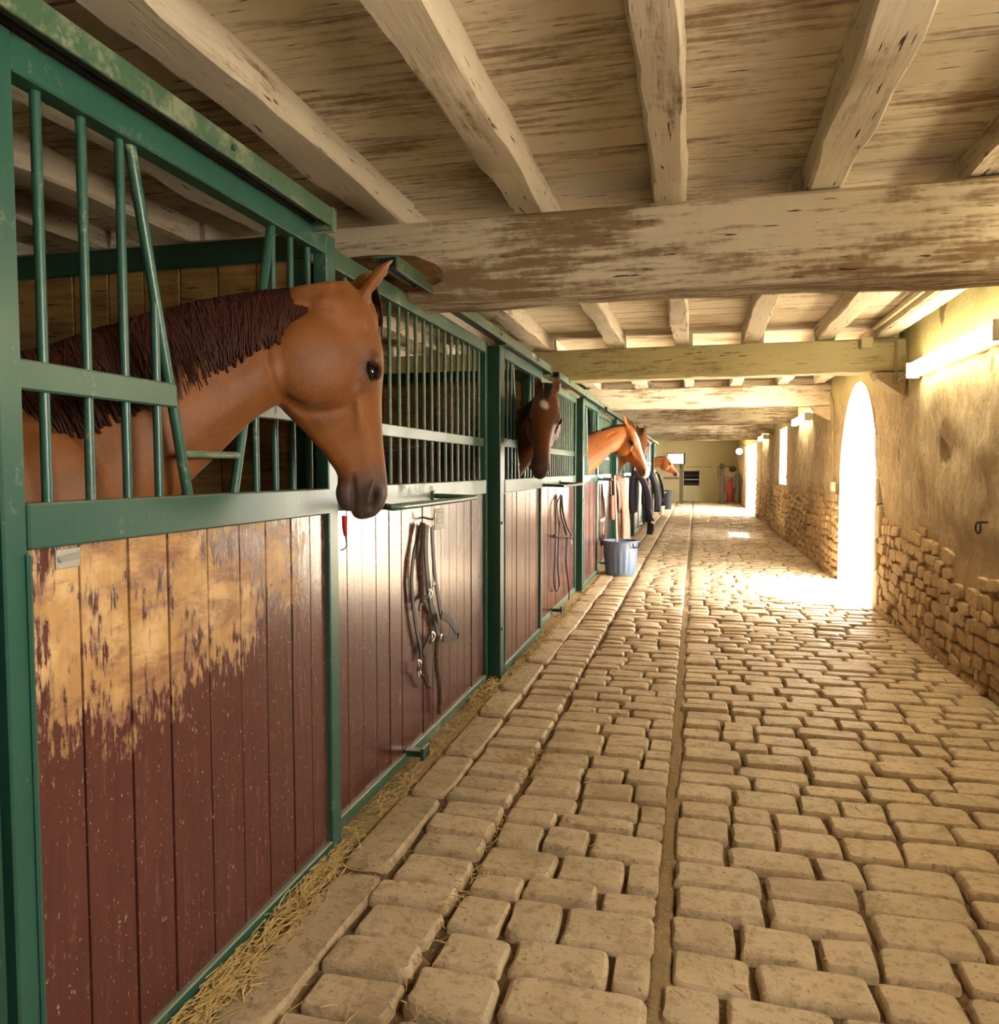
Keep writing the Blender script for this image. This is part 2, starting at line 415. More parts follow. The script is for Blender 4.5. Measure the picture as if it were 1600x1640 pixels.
# stone variants, unit footprint 1 x 1, height 1 (top at z = 1)
def stone_variant(seed, n=16, p=9.0, jit=.915):
    r = random.Random(seed); mb = MB(); outline = []
    for cx_, cy_ in ((.5, -.5), (.5, .5), (-.5, .5), (-.5, -.5)):
        q = r.uniform(.05, .17) if p > 6 else r.uniform(.12, .30); j = 1 - r.uniform(0, 1 - jit) * .8
        # walking round counter-clockwise: edge point, corner, edge point, middle of the next edge
        ex, ey = (0, -1) if cx_ * cy_ > 0 else (-1, 0)
        if (cx_, cy_) == (.5, -.5): a_, b_ = (-1, 0), (0, 1)
        elif (cx_, cy_) == (.5, .5): a_, b_ = (0, -1), (-1, 0)
        elif (cx_, cy_) == (-.5, .5): a_, b_ = (1, 0), (0, -1)
        else: a_, b_ = (0, 1), (1, 0)
        outline.append(((cx_ + a_[0] * q) * j, (cy_ + a_[1] * q) * j))
        outline.append(((cx_ + (a_[0] + b_[0]) * q * .28) * j, (cy_ + (a_[1] + b_[1]) * q * .28) * j))
        outline.append(((cx_ + b_[0] * q) * j, (cy_ + b_[1] * q) * j))
        m_ = r.uniform(jit, 1.0); t_ = r.uniform(.38, .62)
        outline.append(((cx_ + b_[0] * t_) * (m_ if b_[0] == 0 else 1), (cy_ + b_[1] * t_) * (m_ if b_[1] == 0 else 1)))
    n = len(outline)
    tilt = (r.uniform(-.25, .25), r.uniform(-.25, .25))
    rings = []
    for sc, z in ((1.0, -.9), (1.0, .15), (.972, .70), (.90, .98)):
        rings.append([(x * sc, y * sc, z + (x * tilt[0] + y * tilt[1]) * (1 if z > 0 else 0)) for x, y in outline])
    mb.loft(rings, False)
    o = len(mb.v); b = 3 * n
    mb.v.append((r.uniform(-.08, .08), r.uniform(-.08, .08), 1.06 + r.uniform(0.0, .12)))
    for k in range(n): mb.f.append((b + k, b + (k + 1) % n, o))
    return mb
VARIANTS = [stone_variant(100 + i) for i in range(16)] + [stone_variant(200 + i, 12, 4.0, .86) for i in range(16)]
VMESH = {}
def vmesh(i, mat):
    if (i, mat.name) not in VMESH:
        me = mesh_from('stone_shape', VARIANTS[i], True); 
        me.polygons.foreach_set('use_smooth', [True] * len(me.polygons)); me.materials.append(mat); VMESH[(i, mat.name)] = me
    return VMESH[(i, mat.name)]

def proj_area(p, sx, sy):
    c = R_CAM.T @ (np.array(p) - np.array([0, 0, CAM_H])); d = -c[2]
    if d < .3: return 0
    u, v = 800 + F_PX * c[0] / d, 820 - F_PX * c[1] / d
    if u < -60 or u > 1660 or v < -60 or v > 1720: return 0
    return sx * sy / (d * d) / max(d, .5)

def lay_stones(parent, stones, mat, name, rest_name, basis, limit=300, first=0):
    """stones: (centre, size_a, size_b, height, spin); basis: world axes of (a, b, out)"""
    order = sorted(range(len(stones)), key=lambda i: -proj_area(stones[i][0], stones[i][1], stones[i][2]))
    B = np.array(basis).T
    rest_v, rest_f, off = [], [], 0
    for rank, i in enumerate(order):
        c, sa, sb, h, spin = stones[i]; k = first + (i * 7 + 3) % 16
        cs, sn = math.cos(spin), math.sin(spin)
        L = B @ np.array([[cs, -sn, 0], [sn, cs, 0], [0, 0, 1]]) @ np.diag([sa, sb, h])
        if rank < limit:
            o = bpy.data.objects.new(name, vmesh(k, mat)); COL.objects.link(o)
            m = Matrix([list(L[r]) + [c[r] - parent.location[r]] for r in range(3)] + [[0, 0, 0, 1]])
            o.parent = parent; o.matrix_local = m
        else:
            V = np.array(VARIANTS[k].v) @ L.T + np.array(c); rest_v.append(V)
            rest_f += [tuple(q + off for q in f) for f in VARIANTS[k].f]; off += len(V)
    if rest_v:
        me = bpy.data.meshes.new(rest_name); me.from_pydata(np.concatenate(rest_v).tolist(), [], rest_f)
        bm = bmesh.new(); bm.from_mesh(me); bmesh.ops.recalc_face_normals(bm, faces=bm.faces); bm.to_mesh(me); bm.free()
        me.polygons.foreach_set('use_smooth', [True] * len(me.polygons)); me.materials.append(mat)
        o = bpy.data.objects.new(rest_name, me); COL.objects.link(o); o.parent = parent; o.location = -parent.location
        tag(o, kind='stuff')

# floor: dirt bed with cobbles and kerb stones
def grid_floor():
    mb = MB(); xs = np.concatenate([np.linspace(-1.9, -.15, 26), np.linspace(-.125, -.03, 9), np.linspace(0, 2.25, 30)]); ys = np.concatenate([np.linspace(Y_REAR - .3, 9, 190), np.linspace(9.2, Y_BACK + .2, 110)])
    X, Y = np.meshgrid(xs, ys); Z = -.007 + .005 * vnoise(X * 6, Y * 6, 1) + .004 * vnoise(X * 17, Y * 17, 2)
    Z = np.where(X < -1.0, Z + .014, Z); Z = np.where(np.abs(X + .076) < .03, Z + .016, Z)
    nx, ny = len(xs), len(ys)
    mb.v = [tuple(p) for p in np.stack([X.ravel(), Y.ravel(), Z.ravel()], 1)]
    mb.f = [(j * nx + i, j * nx + i + 1, (j + 1) * nx + i + 1, (j + 1) * nx + i) for j in range(ny - 1) for i in range(nx - 1)]
    return mb
floor = obj('floor', grid_floor(), MAT['dirt'], smooth='all', loc=(0, 0, 0))
tag(floor, kind='structure', label='cobbled stable aisle floor of worn beige stones')
stones = []
def rows(x0, x1, smin, smax, dmin, dmax, seed, y0=-1.2, y1=34.5):
    r = random.Random(seed); y = y0
    while y < y1:
        d = r.uniform(dmin, dmax)
        if y > 4.2: d *= .88
        x = x0 + r.uniform(-.02, .012)
        while x < x1 - .02:
            w = r.uniform(smin, smax)
            if x1 - (x + w) < smin * .6: w = x1 - x
            gap = r.uniform(.004, .012); dd = d * r.uniform(.93, 1.0) - .004
            if True:
                stones.append(((x + w / 2, y + d / 2 + r.uniform(-.007, .007) + .016 * math.sin((x + w / 2) * 3.1 + y * .9), .0 + r.uniform(-.005, .006)), w - gap, dd - gap, .024 * r.uniform(.8, 1.25), r.uniform(-.045, .045)))
            x += w
        y += d
rows(-1.00, -.73, .2, .34, .12, .20, 3)
rows(-.712, -.095, .16, .31, .12, .21, 4)
rows(-.055, 1.74, .15, .33, .12, .215, 5)
lay_stones(floor, stones, MAT['cobble'], 'cobblestone', 'cobblestone_field', ((1, 0, 0), (0, 1, 0), (0, 0, 1)))
# kerb along the stall fronts
kr = random.Random(21); kerb = []; y = -1.2
while y < 30:
    L = kr.uniform(.42, .85); kerb.append(((-1.095 + kr.uniform(-.006, .006), y + L / 2, .006), .175, L - .012, .020 * kr.uniform(.9, 1.15), kr.uniform(-.008, .008))); y += L
lay_stones(floor, kerb, MAT['kerb'], 'kerb_stone', 'kerb_field', ((1, 0, 0), (0, 1, 0), (0, 0, 1)))

# stall floor and outside ground
mb = MB(); mb.box(-5.0, -1.33, Y_REAR, Y_BACK, -.1, .015); o = obj('floor_stalls', mb, MAT['bedding']); tag(o, kind='structure', label='straw bedded floor inside the stalls')
mb = MB(); mb.box(1.9, 40, -25, 60, -.16, -.05); o = obj('ground_yard', mb, MAT['concrete']); tag(o, kind='structure', label='sunlit pale gravel yard outside the arch')

# right wall: columns of plaster with an arched doorway, a slit window and a wide far opening
ARCH = (8.42, 10.45, 1.35, 2.37)
def arch_z(y):
    c = (ARCH[0] + ARCH[1]) / 2; h = (ARCH[1] - ARCH[0]) / 2; q = min(1, abs(y - c) / h)
    return ARCH[2] + (ARCH[3] - ARCH[2]) * (1 - q ** 2.1) ** .62
SLIT = (16.35, 17.65, 1.10, 2.25); WIDE = (24.3, 28.9, 0.0, 2.2)
wall = MB()
def wall_patch(y0, y1, zlo, zhi, step=.07):
    ny = max(2, int((y1 - y0) / step)); ys = np.linspace(y0, y1, ny + 1); nz = 40; o = len(wall.v)
    for yy in ys:
        a, b = zlo(yy), zhi(yy)
        zz = a + (b - a) * np.linspace(0, 1, nz + 1); Yv = np.full(nz + 1, yy)
        low = np.clip((1.15 - zz + .25 * vnoise(Yv * 1.3, zz * 1.7, 9)) / .25, 0, 1)
        x = X_WALL + .018 * vnoise(Yv * 2.2, zz * 2.0, 5) + .013 * vnoise(Yv * 7, zz * 6, 6) + .009 * vnoise(Yv * 14, zz * 9, 7) + .020 * low
        pit = np.clip(vnoise(Yv * 1.6 + 3, zz * 1.9 + 7, 8) - .62, 0, 1) * .12
        wall.v += [(float(xx + p), float(yy), float(z_)) for xx, z_, p in zip(x, zz, pit)]
    for j in range(ny):
        for k in range(nz):
            q = o + j * (nz + 1) + k; wall.f.append((q, q + 1, q + nz + 2, q + nz + 1))
top = lambda y: 2.75
ADDED_SLIT = (0.05, 1.05, 1.35, 2.25)      # window added out of frame beside the viewer to light the foreground
wall_patch(Y_REAR, ADDED_SLIT[0], lambda y: -.05, top)
wall_patch(ADDED_SLIT[0], ADDED_SLIT[1], lambda y: -.05, lambda y: ADDED_SLIT[2])
wall_patch(ADDED_SLIT[0], ADDED_SLIT[1], lambda y: ADDED_SLIT[3], top)
wall_patch(ADDED_SLIT[1], ARCH[0], lambda y: -.05, top)
wall_patch(ARCH[0], ARCH[1], arch_z, top, .05)
wall_patch(ARCH[1], SLIT[0], lambda y: -.05, top)
wall_patch(SLIT[0], SLIT[1], lambda y: -.05, lambda y: SLIT[2])
wall_patch(SLIT[0], SLIT[1], lambda y: SLIT[3], top)
wall_patch(SLIT[1], WIDE[0], lambda y: -.05, top, .12)
wall_patch(WIDE[0], WIDE[1], lambda y: WIDE[3], top, .2)
wall_patch(WIDE[1], Y_BACK, lambda y: -.05, top, .2)
wall_right = obj('wall_right', wall, MAT['plaster'], smooth='all', loc=(X_WALL, 0, 0))
tag(wall_right, kind='structure', label='ochre plaster wall over rubble masonry')
# reveals and the outer face
X_OUT = 2.06
mb = MB()
def reveal(pts):
    n = len(pts); o = len(mb.v)
    for (y, z) in pts: mb.v += [(X_WALL, y, z), (X_OUT, y, z)]
    for i in range(n - 1): mb.f.append((o + 2 * i, o + 2 * i + 1, o + 2 * i + 3, o + 2 * i + 2))
ay = [ARCH[0] + (ARCH[1] - ARCH[0]) * (1 - math.cos(math.pi * k / 40)) / 2 for k in range(41)]
reveal([(ARCH[0], -.05)] + [(y, arch_z(y)) for y in ay] + [(ARCH[1], -.05)])
for S_ in (ADDED_SLIT,): reveal([(S_[0], S_[2]), (S_[0], S_[3]), (S_[1], S_[3]), (S_[1], S_[2]), (S_[0], S_[2])])
reveal([(SLIT[0], SLIT[2]), (SLIT[0], SLIT[3]), (SLIT[1], SLIT[3]), (SLIT[1], SLIT[2]), (SLIT[0], SLIT[2])])
reveal([(WIDE[0], -.05), (WIDE[0], WIDE[3]), (WIDE[1], WIDE[3]), (WIDE[1], -.05)])
o = obj('reveal', mb, MAT['limestone'], wall_right); o['label'] = 'pale limestone reveals of the openings'
mb = MB()
def outer(y0, y1, z0, z1): mb.add([(X_OUT, y0, z0), (X_OUT, y1, z0), (X_OUT, y1, z1), (X_OUT, y0, z1)], [(0, 1, 2, 3)])
outer(Y_REAR, ADDED_SLIT[0], -.1, 3.0); outer(ADDED_SLIT[0], ADDED_SLIT[1], -.1, ADDED_SLIT[2]); outer(ADDED_SLIT[0], ADDED_SLIT[1], ADDED_SLIT[3], 3.0); outer(ADDED_SLIT[1], ARCH[0], -.1, 3.0); outer(ARCH[1], SLIT[0], -.1, 3.0); outer(SLIT[0], SLIT[1], -.1, SLIT[2]); outer(SLIT[0], SLIT[1], SLIT[3], 3.0)
outer(SLIT[1], WIDE[0], -.1, 3.0); outer(WIDE[0], WIDE[1], WIDE[3], 3.0); outer(WIDE[1], Y_BACK, -.1, 3.0)
for i in range(40):
    mb.add([(X_OUT, ay[i], arch_z(ay[i])), (X_OUT, ay[i + 1], arch_z(ay[i + 1])), (X_OUT, ay[i + 1], 3.0), (X_OUT, ay[i], 3.0)], [(0, 1, 2, 3)])
obj('outer_face', mb, MAT['limestone'], wall_right)
# rubble stones in the lower wall
rub = []; r = random.Random(31); z = .0
while z < 1.25:
    h = r.uniform(.07, .125); y = 3.2 + r.uniform(0, .1)
    while y < 24.2:
        w = r.choice((.09, .12, .15, .19, .24, .30)) * r.uniform(.85, 1.15) * (1.0 if y < 11 else 1.2)
        yc = y + w / 2; y += w
        if ARCH[0] - .22 < yc < ARCH[1] + .10 or (SLIT[0] < yc < SLIT[1] and z > SLIT[2] - .1): continue
        lim = (.72 if yc < 8.5 else .98) + .22 * math.sin(yc * 2.3 + 1) * math.sin(yc * .9)
        if z > lim and r.random() < (z - lim) * 6: continue
        proud = .040 if z < .4 else max(.014, .040 - .038 * (z - .4))
        zz = z + h / 2 + r.uniform(-.012, .012) + .03 * math.sin(yc * 1.7 + z * 2) + r.uniform(-.012, .012)
        rub.append(((X_WALL + .018 + .018 * float(vnoise(np.array(yc * 2.2), np.array(z * 2.0), 5)) + r.uniform(-.006, .006), yc, max(.03, zz)), w - r.uniform(.006, .018), h - r.uniform(.0, .014), proud * r.uniform(.75, 1.25), r.uniform(-.16, .16)))
    z += h
lay_stones(wall_right, rub, MAT['rubble'], 'rubble_stone', 'rubble_field', ((0, -1, 0), (0, 0, 1), (-1, 0, 0)), first=16)
# dressed blocks of the near jamb
zz = 0.0
for k, (h, w) in enumerate(((.42, .20), (.30, .12), (.34, .22), (.26, .13), (.40, .18))):
    mb = MB(); mb.box(X_WALL - .012, X_WALL + .25, ARCH[0] - w, ARCH[0] + .002, zz + .006, zz + h - .006, .012)
    obj('jamb_block', mb, MAT['limestone'], wall_right); zz += h

# remaining shell
mb = MB(); mb.box(-5.1, -4.9, Y_REAR, Y_BACK, -.1, 2.8); tag(obj('wall_left', mb, MAT['part_board']), kind='structure', label='dim outer wall behind the stalls')
mb = MB(); mb.box(-5.1, -.62, Y_BACK, Y_BACK + .3, -.1, 2.8); mb.box(-.62 + .0, 2.06, Y_BACK, Y_BACK + .3, -.1, 1.62)
mb.v = []; mb.f = []
BW = (-1.25, -.45, 1.62, 2.12)     # high window in the far wall
mb.box(-5.1, BW[0], Y_BACK, Y_BACK + .3, -.1, 2.8); mb.box(BW[1], 2.06, Y_BACK, Y_BACK + .3, -.1, 2.8)
mb.box(BW[0], BW[1], Y_BACK, Y_BACK + .3, -.1, BW[2]); mb.box(BW[0], BW[1], Y_BACK, Y_BACK + .3, BW[3], 2.8)
wall_back = tag(obj('wall_back', mb, MAT['backwall']), kind='structure', label='pale yellow green plaster wall closing the far end')
mb = MB(); mb.box(-5.1, 2.06, Y_REAR - .25, Y_REAR, -.1, 2.8); tag(obj('wall_front', mb, MAT['limestone']), kind='structure', label='pale end wall behind the viewer')
mb = MB(); mb.box(-5.2, 2.1, Y_REAR - .3, Y_BACK + .35, Z_CEIL + .05, Z_CEIL + .15)
tag(obj('ceiling_slab', mb, MAT['brown_wood']), kind='structure', label='dark floor above the ceiling planks')
# ceiling planks run across the aisle
ceiling = empty('ceiling', (0, 0, Z_CEIL)); tag(ceiling, kind='structure', label='whitewashed plank ceiling with worn brown patches')
r = random.Random(41); y = -1.2; pm = {}
while y < Y_BACK:
    w = r.choice((.24, .27, .30, .33)) if y < 12 else .36
    cut = r.choice((-1.42, -.12, .49)); zz = r.uniform(-.002, .003)
    for (a, b) in ((-4.9, cut), (cut, X_WALL + .05)):
        key = (round(a, 2), round(b, 2), w)
        if key not in pm:
            m = MB(); m.box(a + .001, b - .001, .005, w - .005, 0, .045, .0012); me = mesh_from('plank_shape', m); me.materials.append(MAT['plank']); pm[key] = me
        o = bpy.data.objects.new('plank', pm[key]); COL.objects.link(o); o.parent = ceiling; o.location = (0, y, zz)
    y += w
# door frame and window frames
win = empty('window_1', ((X_WALL + X_OUT) / 2, (SLIT[0] + SLIT[1]) / 2, SLIT[2])); tag(win, kind='structure', label='narrow bright window beyond the arch')
mb = MB(); xm = X_OUT - .06
for (a, b, c, d) in ((SLIT[0], SLIT[0] + .05, SLIT[2], SLIT[3]), (SLIT[1] - .05, SLIT[1], SLIT[2], SLIT[3]), (SLIT[0] + .05, SLIT[1] - .05, SLIT[2], SLIT[2] + .05), (SLIT[0] + .05, SLIT[1] - .05, SLIT[3] - .05, SLIT[3])):
    mb.box(xm, xm + .04, a, b, c, d)
obj('window_frame', mb, MAT['white_metal'], win)
win = empty('window_2', ((BW[0] + BW[1]) / 2, Y_BACK + .1, BW[2])); tag(win, kind='structure', label='small high window in the far yellow wall')
mb = MB()
for (a, b, c, d) in ((BW[0], BW[0] + .05, BW[2], BW[3]), (BW[1] - .08, BW[1], BW[2], BW[3]), (BW[0] + .05, BW[1] - .08, BW[2], BW[2] + .05), (BW[0] + .05, BW[1] - .08, BW[3] - .04, BW[3])):
    mb.box(a, b, Y_BACK - .02, Y_BACK + .08, c, d)
obj('window_frame', mb, MAT['green_dark'], win)
mb = MB(); mb.box(BW[0] + .05, BW[1] - .08, Y_BACK + .10, Y_BACK + .106, BW[2] + .05, BW[3] - .04); obj('pane', mb, MAT['glass'], win)

# ------------------------------------------------------------------ beams and joists
BEAM_Y = [-.35, 3.44, 7.42, 11.14, 14.90, 18.96, 22.8]
def rough_beam(name, axis, a0, a1, b0, b1, z0, z1, mat, seed, amp=.012, n=40, c=.03, sag=0.0):
    """hewn timber along x or y: wavy chamfered section"""
    rings = []; ts = np.linspace(0, 1, n + 1)
    for t in ts:
        w = a0 + (a1 - a0) * t
        j = [amp * float(vnoise(np.array(w * 2.1 + 5 * k), np.array(k * 3.3), seed)) + amp * .5 * float(vnoise(np.array(w * 7.3 + 5 * k), np.array(k * 1.3), seed + 1)) for k in range(8)]
        s_ = sag * math.sin(math.pi * t)
        sec = [(b0 + c + j[0], z0 + j[1] * .6 - s_), (b1 - c + j[2], z0 + j[3] * .6 - s_), (b1 + j[2] * .6, z0 + c + j[3] - s_), (b1 + j[4] * .6, z1 - c * .5 + j[5] * .4), (b1 - c * .5, z1), (b0 + c * .5, z1), (b0 + j[6] * .6, z1 - c * .5 + j[7] * .4), (b0 + j[0] * .6, z0 + c + j[1] - s_)]
        rings.append([(w, b, z) if axis == 'x' else (b, w, z) for b, z in sec])
    mb = MB(); mb.loft(rings); return obj(name, mb, mat, smooth='edge')
blab = ['whitewashed cross beam nearest the entrance, overhead behind the viewer', 'largest whitewashed cross beam, spanning the whole picture above the near horse', 'yellowish cross beam ending at the wall beside the long lamp', 'pale cross beam just in front of the arched doorway top', 'fourth grey cross beam down the aisle', 'fifth grey cross beam down the aisle', 'farthest cross beam before the bright end of the aisle']
for i, y in enumerate(BEAM_Y):
    zb = (2.17 if i == 1 else 2.25) - (.02 if i > 3 else 0)
    b = rough_beam('ceiling_beam', 'x', -4.9, X_WALL + .06, y, y + (.30 if i == 1 else .26), zb, 2.535, MAT['beam_x2'] if i == 2 else MAT['beam_x'], 60 + i, .020, 60, .035)
    tag(b, blab[i], 'beam', 'cross beams of the ceiling')
JX = [(-4.3, .15), (-3.7, .14), (-3.1, .15), (-2.55, .15), (-2.0, .15), (-1.40, .17), (-.73, .15), (-.12, .135), (.49, .15), (1.09, .15)]
JW = ['far left over the stalls', 'fifth left of the stall front', 'fourth left of the stall front', 'third left of the stall front', 'second left of the stall front', 'just above the stall front', 'second from the stall front over the aisle', 'over the middle of the aisle', 'right of the aisle middle', 'nearest the rubble wall']
BAY = ['bay above the near horse', 'second ceiling bay', 'third ceiling bay', 'fourth ceiling bay', 'fifth ceiling bay', 'sixth ceiling bay']
for bi in range(len(BEAM_Y) - 1):
    for ji, (jx, jw) in enumerate(JX):
        if bi > 3 and ji < 5: continue
        dx = random.uniform(-.03, .03) if bi else 0
        o = rough_beam('ceiling_joist', 'y', BEAM_Y[bi] + .13, BEAM_Y[bi + 1] + .125, jx - jw / 2 + dx, jx + jw / 2 + dx, 2.535 + random.uniform(-.004, .012), Z_CEIL + .004, MAT['joist'], 80 + bi * 12 + ji, .016, 40, .010)
        tag(o, 'whitewashed ceiling joist %s, %s' % (JW[ji], BAY[bi]), 'joist', 'ceiling joists')
wp = rough_beam('wall_plate', 'y', 3.6, 11.1, 1.50, 1.66, 2.54, Z_CEIL, MAT['joist'], 301, .01, 50, .02); tag(wp, 'pale timber running along the top of the right wall', 'timber')
# brown plank fixed against the big beam above the stall front
mb = MB(); rings = []
for t in np.linspace(0, 1, 25):
    x = -3.4 + 2.27 * t; k = 1 if t < .93 else math.sqrt(max(.05, 1 - ((t - .93) / .075) ** 2)); j = .012 * math.sin(t * 31)
    zc, h = 2.285 + j * .5, .075 * k
    rings.append([(x, 3.33, zc - h), (x, 3.445, zc - h * .9), (x, 3.445, zc + h * .9), (x, 3.33, zc + h), (x, 3.315, zc)])
mb.loft(rings); tag(obj('brace_timber', mb, MAT['brown_wood'], smooth=True), 'dark brown round-ended timber against the big cross beam above the stall bars', 'timber')
# ------------------------------------------------------------------ stall fronts
PITCH = 3.85
N_STALL = 7
Z_LOCK, Z_TOP = 1.335, 2.145
def bar(parent, p, q, mat, r=.0105):
    mb = MB(); mb.tube([p, q], r, 8); return obj('bar', mb, mat, parent, smooth=True)

def make_door(y0, mat_board):
    t = empty('stall_door', (X_DOOR, y0, 0))
    W = 1.40; xb, xf = X_DOOR - .04, X_DOOR + .012
    def B(name, a, b, c, d, x0=xb, x1=xf, mat=None, ch=.004):
        mb = MB(); mb.box(x0, x1, y0 + a, y0 + b, c, d, ch); return obj(name, mb, mat or MAT['green'], t)
    B('stile', 0, .055, .02, 2.212); B('stile', W - .075, W - .005, .02, 2.212)
    B('bottom_rail', .055, W - .075, .02, .075)
    B('lock_rail', .055, W - .075, 1.245, 1.335, xb, xf + .004)
    B('top_rail', .055, W - .075, 2.14, 2.212)
    # narrow raised strip on the hinge-side stile
    B('edge_strip', .046, .058, .08, 1.24, xf - .002, xf + .008)
    # boards
    edges = [.055, .20, .345, .485, .645, .795, .935, 1.085, 1.21, 1.325]
    for i in range(len(edges) - 1):
        mb = MB(); mb.box(X_DOOR - .03, X_DOOR - .004 + random.uniform(-.002, .002), y0 + edges[i] + .003, y0 + edges[i + 1] - (.003 if i != 2 else .008), .07, 1.25, .0015)
        obj('board', mb, mat_board, t)
    mb = MB(); mb.box(X_DOOR - .036, X_DOOR - .032, y0 + .05, y0 + W - .07, .06, 1.25); obj('backing_sheet', mb, MAT['brown_wood'], t)
    xm = X_DOOR - .018
    vl = lambda z: .40 + (.585 - .40) * (Z_TOP - z) / (Z_TOP - Z_LOCK)
    vr = lambda z: 1.016 + (.793 - 1.016) * (Z_TOP - z) / (Z_TOP - Z_LOCK)
    P = lambda y, z: (xm, y0 + y, z)
    for y in (.135, .252, .366): bar(t, P(y, Z_LOCK - .005), P(y, Z_TOP + .005), MAT['green'])
    bar(t, P(.474, Z_LOCK - .005), P(.474, 1.80), MAT['green'])
    for y in (1.13, 1.245): bar(t, P(y, Z_LOCK - .005), P(y, Z_TOP + .005), MAT['green'])
    bar(t, P(.910, Z_LOCK - .005), P(.910, 1.77), MAT['green']); bar(t, P(1.02, Z_LOCK - .005), P(1.02, Z_TOP + .005), MAT['green'])
    for fn in (vl, vr):
        o = bar(t, P(fn(Z_LOCK - .005), Z_LOCK - .005), P(fn(Z_TOP + .005), Z_TOP + .005), MAT['green'], .0135); o.name = 'slanted_bar'
    o = bar(t, P(vl(1.44), 1.44), P(vr(1.44), 1.44), MAT['green_dusty'], .010); o.name = 'cross_bar'
    B('middle_rail', .055, vl(1.58), 1.553, 1.612, xm + .006, xm + .018); B('middle_rail', vr(1.58), W - .075, 1.553, 1.612, xm + .006, xm + .018, MAT['green_dusty'])
    return t

def make_panel(y0):
    t = empty('stall_barrier', (X_PANEL, y0, 0)); W = 2.27; xb, xf = X_PANEL - .035, X_PANEL + .012
    def B(name, a, b, c, d, x0=xb, x1=xf, mat=None):
        mb = MB(); mb.box(x0, x1, y0 + a, y0 + b, c, d, .004); return obj(name, mb, mat or MAT['green_dusty'], t)
    B('stile', 0, .045, .02, 2.212, mat=MAT['green']); B('stile', W - .05, W, .02, 2.212, mat=MAT['green'])
    B('bottom_rail', .045, W - .05, .02, .07); B('lock_rail', .045, W - .05, 1.245, 1.335, xb, xf + .004); B('top_rail', .045, W - .05, 2.14, 2.212)
    B('middle_rail', .045, W - .05, 1.545, 1.60, X_PANEL - .014, X_PANEL - .002)
    n = 15; e = np.linspace(.045, W - .05, n + 1)
    for i in range(n):
        mb = MB(); mb.box(X_PANEL - .03, X_PANEL - .004 + random.uniform(-.002, .002), y0 + e[i] + .003, y0 + e[i + 1] - .003, .06, 1.25, .0015); obj('board', mb, MAT['red'], t)
    mb = MB(); mb.box(X_PANEL - .036, X_PANEL - .032, y0 + .04, y0 + W - .045, .05, 1.25); obj('backing_sheet', mb, MAT['brown_wood'], t)
    for k in range(19):
        y = y0 + .045 + (W - .095) * (k + .6) / 19.2
        bar(t, (X_PANEL - .018, y, Z_LOCK - .005), (X_PANEL - .018, y, Z_TOP + .005), MAT['green_dusty'], .0095)
    # foot bracket that guides the sliding door
    mb = MB(); mb.box(X_PANEL + .0, X_PANEL + .11, y0 + .78, y0 + .83, .055, .085, .003); mb.box(X_PANEL + .095, X_PANEL + .11, y0 + .74, y0 + .83, .055, .115, .003); obj('door_guide', mb, MAT['green_dark'], t)
    return t

def make_post(y0):
    t = empty('stall_post', (X_DOOR, y0, 0))
    mb = MB(); mb.box(X_DOOR - .10, X_DOOR + .022, y0 + .03, y0 + .105, .0, 2.20, .006); col_ = obj('column', mb, MAT['green_dark'], t)
    mb = MB(); mb.box(X_DOOR - .06, X_DOOR + .035, y0 + .015, y0 + .12, .0, .018, .003); obj('foot_plate', mb, MAT['green_dark'], t)
    for z in (.35, 1.05, 1.75):
        mb = MB(); mb.tube([(X_DOOR + .020, y0 + .067, z), (X_DOOR + .030, y0 + .067, z)], .011, 6); obj('bolt', mb, MAT['green'], col_)
    mb = MB(); mb.box(X_DOOR - .02, X_DOOR + .06, y0 + .035, y0 + .10, 2.20, 2.25, .004); obj('track_bracket', mb, MAT['green_dusty'], t)
    return t

def make_track(y0, L):
    t = empty('sliding_track', (X_DOOR, y0, 2.2))
    mb = MB(); mb.box(X_DOOR + .070, X_DOOR + .080, y0, y0 + L, 2.200, 2.258, .002); mb.box(X_DOOR - .03, X_DOOR + .072, y0, y0 + L, 2.250, 2.258)
    cov = obj('cover', mb, MAT['green_dusty'], t)
    mb = MB(); mb.tube([(X_DOOR + .040, y0 + .02, 2.226), (X_DOOR + .040, y0 + L - .02, 2.226)], .012, 8); obj('rail', mb, MAT['black'], t, smooth=True)
    mb = MB(); mb.box(X_DOOR + .0, X_DOOR + .02, y0 + .01, y0 + L - .01, 2.216, 2.250); obj('inner_web', mb, MAT['black'], t)
    mb = MB(); mb.box(X_DOOR - .03, X_DOOR + .085, y0 + L - .012, y0 + L + .02, 2.185, 2.262, .004); obj('end_plate', mb, MAT['green_dusty'], t)
    for k in range(3):
        yk = y0 + L * (k + .5) / 3
        mb = MB(); mb.tube([(X_DOOR + .078, yk, 2.229), (X_DOOR + .086, yk, 2.229)], .008, 6); obj('bolt', mb, MAT['green'], cov)
    return t

def make_partition(y0):
    t = empty('stall_partition', (-3.1, y0, 0))
    n = 22; e = np.linspace(-4.88, -1.40, n + 1)
    for i in range(n):
        mb = MB(); mb.box(e[i] + .003, e[i + 1] - .003, y0 + random.uniform(-.003, .003), y0 + .03, .03, 2.15, .003); obj('board', mb, MAT['part_board'], t)
    mb = MB(); mb.box(-4.88, -1.36, y0 - .022, y0 + .05, 2.145, 2.235, .005); obj('top_rail', mb, MAT['green_dark'], t)
    mb = MB(); mb.box(-1.41, -1.352, y0 - .02, y0 + .05, .02, 2.145, .005); obj('end_post', mb, MAT['green_dark'], t)
    return t

